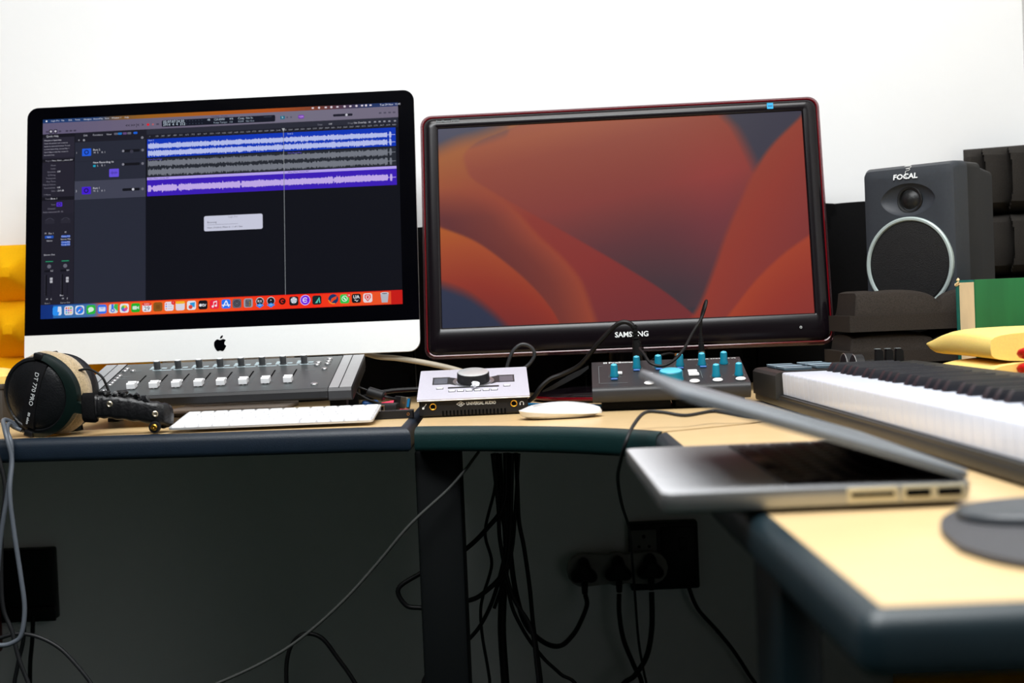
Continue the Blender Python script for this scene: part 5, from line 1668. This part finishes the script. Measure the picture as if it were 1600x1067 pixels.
# ------------------------------------------------------------ loose cables
CABLES=[
 ('thin grey cable slanting down across the table leg to the lower left', 'cable_grey', 0.0021, [(-0.053, 1.92, 0.693), (-0.062, 1.85, 0.687), (-0.068, 1.83, 0.681), (-0.093, 1.825, 0.655), (-0.145, 1.82, 0.611), (-0.19, 1.82, 0.562), (-0.234, 1.82, 0.517), (-0.287, 1.82, 0.473), (-0.339, 1.82, 0.441), (-0.408, 1.82, 0.412), (-0.485, 1.82, 0.388)], None),
 ('black cable looping round behind the dark corner table leg', 'cable_black', 0.0035, [(-0.016, 2.0, 0.682), (-0.021, 2.0, 0.61), (-0.049, 2.0, 0.572), (-0.082, 2.0, 0.543), (-0.115, 2.0, 0.527), (-0.149, 2.0, 0.511), (-0.18, 2.0, 0.491), (-0.17, 2.0, 0.467), (-0.149, 2.0, 0.462), (-0.118, 2.0, 0.46), (-0.085, 2.0, 0.468), (-0.059, 2.0, 0.478), (-0.025, 2.0, 0.512), (-0.014, 2.0, 0.577), (-0.007, 2.0, 0.681)], None),
 ('black cable hanging left of the bundle and running behind the leg low down', 'cable_black', 0.003, [(-0.029, 2.03, 0.679), (-0.028, 2.03, 0.611), (-0.022, 2.03, 0.544), (-0.04, 2.03, 0.474), (-0.062, 2.03, 0.429), (-0.086, 2.03, 0.402), (-0.114, 2.03, 0.378), (-0.154, 2.03, 0.336)], None),
 ('black cable from the leftmost wall plug curving up into the hanging bundle', 'cable_black', 0.0042, [(0.111, 2.44, 0.377), (0.112, 2.42, 0.364), (0.098, 2.36, 0.35), (0.081, 2.3, 0.341), (0.058, 2.25, 0.336), (0.031, 2.2, 0.355), (0.003, 2.15, 0.397), (-0.011, 2.1, 0.463), (-0.016, 2.07, 0.537), (-0.015, 2.05, 0.608), (-0.01, 2.05, 0.676)], None),
 ('black cable dropping from the middle wall plug', 'cable_black', 0.0042, [(0.17, 2.43, 0.379), (0.169, 2.43, 0.342), (0.175, 2.43, 0.297), (0.191, 2.43, 0.251), (0.205, 2.43, 0.21)], None),
 ('black cable dropping from the rightmost wall plug', 'cable_black', 0.0048, [(0.225, 2.405, 0.385), (0.223, 2.405, 0.323), (0.212, 2.405, 0.273), (0.19, 2.405, 0.24), (0.164, 2.405, 0.213)], None),
 ('long thin black cable hanging straight through the bundle toward the floor', 'cable_black', 0.0032, [(-0.001, 2.06, 0.675), (-0.001, 2.06, 0.625), (-0.001, 2.06, 0.574), (0.005, 2.06, 0.533), (0.011, 2.06, 0.472), (0.014, 2.06, 0.416), (0.021, 2.06, 0.344), (0.022, 2.06, 0.311)], None),
 ('thin black cable swinging rightward from the bundle near the floor', 'cable_black', 0.0028, [(-0.025, 2.09, 0.672), (-0.024, 2.09, 0.583), (-0.021, 2.09, 0.461), (-0.003, 2.09, 0.405), (0.026, 2.09, 0.36), (0.052, 2.09, 0.333), (0.08, 2.09, 0.3)], None),
 ('thin black cable with a kink at the left edge of the bundle', 'cable_black', 0.0024, [(-0.034, 2.1, 0.672), (-0.035, 2.1, 0.621), (-0.053, 2.1, 0.553), (-0.045, 2.1, 0.504), (-0.06, 2.1, 0.456), (-0.065, 2.1, 0.431), (-0.064, 2.1, 0.392), (-0.057, 2.1, 0.337), (-0.056, 2.1, 0.303)], None),
 ('thick black cable at the heart of the hanging bundle', 'cable_black', 0.0065, [(-0.015, 2.12, 0.669), (-0.016, 2.12, 0.618), (-0.016, 2.12, 0.548), (-0.026, 2.12, 0.489), (-0.034, 2.12, 0.404), (-0.033, 2.12, 0.33), (-0.033, 2.12, 0.296)], None),
 ('black cable crossing the bundle from left top to right bottom', 'cable_black', 0.003, [(-0.035, 2.0, 0.682), (-0.03, 2.0, 0.606), (-0.029, 2.0, 0.55), (-0.015, 2.0, 0.475), (0.01, 2.0, 0.427), (0.016, 2.0, 0.37), (0.018, 2.0, 0.328)], None),
 ('thin dark cable crossing the bundle from right top to lower left', 'cable_black', 0.0026, [(0.003, 2.04, 0.676), (-0.004, 2.04, 0.608), (-0.013, 2.04, 0.533), (-0.032, 2.04, 0.476), (-0.043, 2.04, 0.448)], None),
 ('thin dark cable from behind the laptop curling over the table edge to the wall socket', 'cable_dark', 0.0022, [(0.34, 1.69, 0.743), (0.291, 1.68, 0.746), (0.253, 1.68, 0.754), (0.239, 1.69, 0.755), (0.204, 1.66, 0.754), (0.177, 1.66, 0.759), (0.156, 1.655, 0.76), (0.137, 1.6, 0.751), (0.125, 1.575, 0.734), (0.12, 1.6, 0.71), (0.123, 1.7, 0.675), (0.142, 1.9, 0.613), (0.175, 2.2, 0.527), (0.19, 2.36, 0.445), (0.193, 2.37, 0.388), (0.196, 2.37, 0.31), (0.203, 2.37, 0.255), (0.208, 2.37, 0.215)], None),
 ('black cable slanting down from the right socket behind the wing leg', 'cable_black', 0.0036, [(0.296, 2.46, 0.382), (0.311, 2.46, 0.341), (0.344, 2.46, 0.3), (0.371, 2.46, 0.264), (0.396, 2.46, 0.222), (0.419, 2.46, 0.175)], None),
 ('black cable arching up and over near the floor under the left desk', 'cable_black', 0.0034, [(-0.366, 2.1, 0.306), (-0.362, 2.1, 0.375), (-0.341, 2.1, 0.406), (-0.311, 2.1, 0.402), (-0.286, 2.1, 0.369), (-0.261, 2.1, 0.329), (-0.25, 2.1, 0.296)], None),
 ('grey headphone cable draped over the desk edge at the far left', 'cable_steel', 0.0033, [(-0.687, 1.925, 0.75), (-0.696, 1.925, 0.754), (-0.701, 1.915, 0.76), (-0.694, 1.888, 0.752), (-0.686, 1.878, 0.738), (-0.686, 1.877, 0.712), (-0.693, 1.876, 0.669), (-0.704, 1.876, 0.617), (-0.713, 1.876, 0.556), (-0.72, 1.876, 0.487)], None),
 ('grey headphone cable twisting beside its twin and passing before the left socket', 'cable_steel', 0.0033, [(-0.685, 1.93, 0.748), (-0.699, 1.925, 0.761), (-0.706, 1.91, 0.766), (-0.696, 1.885, 0.756), (-0.689, 1.875, 0.739), (-0.684, 1.873, 0.713), (-0.685, 1.862, 0.671), (-0.682, 1.862, 0.619), (-0.676, 1.862, 0.558), (-0.673, 1.862, 0.514), (-0.679, 1.862, 0.479), (-0.691, 1.862, 0.468), (-0.709, 1.862, 0.465), (-0.734, 1.862, 0.473)], None),
 ('dark grey cable crossing the left socket and falling to the floor', 'cable_dark', 0.0032, [(-0.715, 1.9, 0.729), (-0.705, 1.9, 0.675), (-0.713, 1.9, 0.614), (-0.717, 1.9, 0.516), (-0.706, 1.9, 0.476), (-0.698, 1.9, 0.436), (-0.687, 1.9, 0.402), (-0.681, 1.9, 0.377)], None),
 ('grey cable arching from the left frame edge down below the left socket', 'cable_dark', 0.003, [(-0.765, 1.95, 0.446), (-0.742, 1.95, 0.455), (-0.716, 1.95, 0.46), (-0.687, 1.95, 0.454), (-0.657, 1.95, 0.436), (-0.631, 1.95, 0.406), (-0.614, 1.95, 0.381), (-0.606, 1.95, 0.36)], None),
 ('black cable hanging straight down from the left wall socket', 'cable_black', 0.004, [(-0.871, 2.45, 0.38), (-0.875, 2.45, 0.336), (-0.881, 2.45, 0.291), (-0.883, 2.45, 0.233)], None),
 ('dark cable falling behind the grey ones at the lower left', 'cable_dark', 0.0034, [(-0.796, 2.2, 0.44), (-0.8, 2.2, 0.394), (-0.811, 2.2, 0.353), (-0.82, 2.2, 0.297)], None),
 ('thick pale grey power cable running down from the large computer', 'cable_beige', 0.0045, [(-0.256, 2.3, 0.83), (-0.22, 2.253, 0.821), (-0.188, 2.247, 0.817), (-0.146, 2.24, 0.809), (-0.105, 2.233, 0.799), (-0.074, 2.227, 0.789), (-0.044, 2.22, 0.779)], None),
 ('black cable looping up behind the silver audio interface', 'cable_grey2', 0.0028, [(-0.012, 2.14, 0.784), (-0.009, 2.14, 0.801), (0.0, 2.14, 0.823), (0.014, 2.14, 0.834), (0.028, 2.14, 0.83), (0.034, 2.14, 0.818), (0.027, 2.14, 0.805), (0.013, 2.14, 0.793), (0.005, 2.14, 0.778)], None),
 ('slim blue cable lying behind the white mouse', 'cable_blue', 0.0026, [(-0.024, 2.105, 0.743), (0.021, 2.106, 0.743), (0.054, 2.074, 0.743), (0.091, 2.052, 0.743), (0.118, 2.023, 0.743), (0.143, 1.983, 0.743)], None),
 ('dark cable trailing along the table behind the silver interface', 'cable_black', 0.0035, [(-0.24, 2.13, 0.762), (-0.2, 2.13, 0.77), (-0.161, 2.13, 0.772), (-0.101, 2.13, 0.771)], None),
 ('thin black cable leaving the ferrite choke towards the big computer', 'cable_black', 0.0018, [(-0.296, 2.12, 0.795), (-0.257, 2.12, 0.785), (-0.242, 2.12, 0.781), (-0.222, 2.12, 0.773)], None),
 ('thin black cable sagging behind the small adapters', 'cable_black', 0.002, [(-0.245, 2.12, 0.773), (-0.224, 2.12, 0.76), (-0.2, 2.12, 0.752), (-0.188, 2.12, 0.755)], None),
 ('short black cable arc standing up from the headphone band', 'cable_black', 0.0018, [(-0.627, 1.93, 0.811), (-0.614, 1.925, 0.825), (-0.601, 1.92, 0.83), (-0.587, 1.92, 0.831), (-0.57, 1.915, 0.821), (-0.563, 1.915, 0.807), (-0.559, 1.915, 0.793)], None)]

for lab, m, r, pts, grp in CABLES:
    # leads that leave the picture downwards go on to the floor
    p0, p1 = Vector(pts[0]), Vector(pts[-1])
    def drop(p, k):
        s_ = 1 if int(abs(p.x) * 1000) % 2 else -1
        return [(p.x + .004 * s_, p.y, p.z * .5), (p.x + .02 * s_, p.y - .01, .02), (p.x + .07 * s_, p.y - .03, .006), (p.x + .15 * s_, p.y - .02, .006)]
    if p1.z < .34:
        pts = list(pts) + drop(p1, 1)
    if p0.z < .34:
        pts = drop(p0, 0)[::-1] + list(pts)
    o = tag(obj('cable', G().tube(pts, r, 8, 7), m, sharp=60), lab, 'cable', grp)
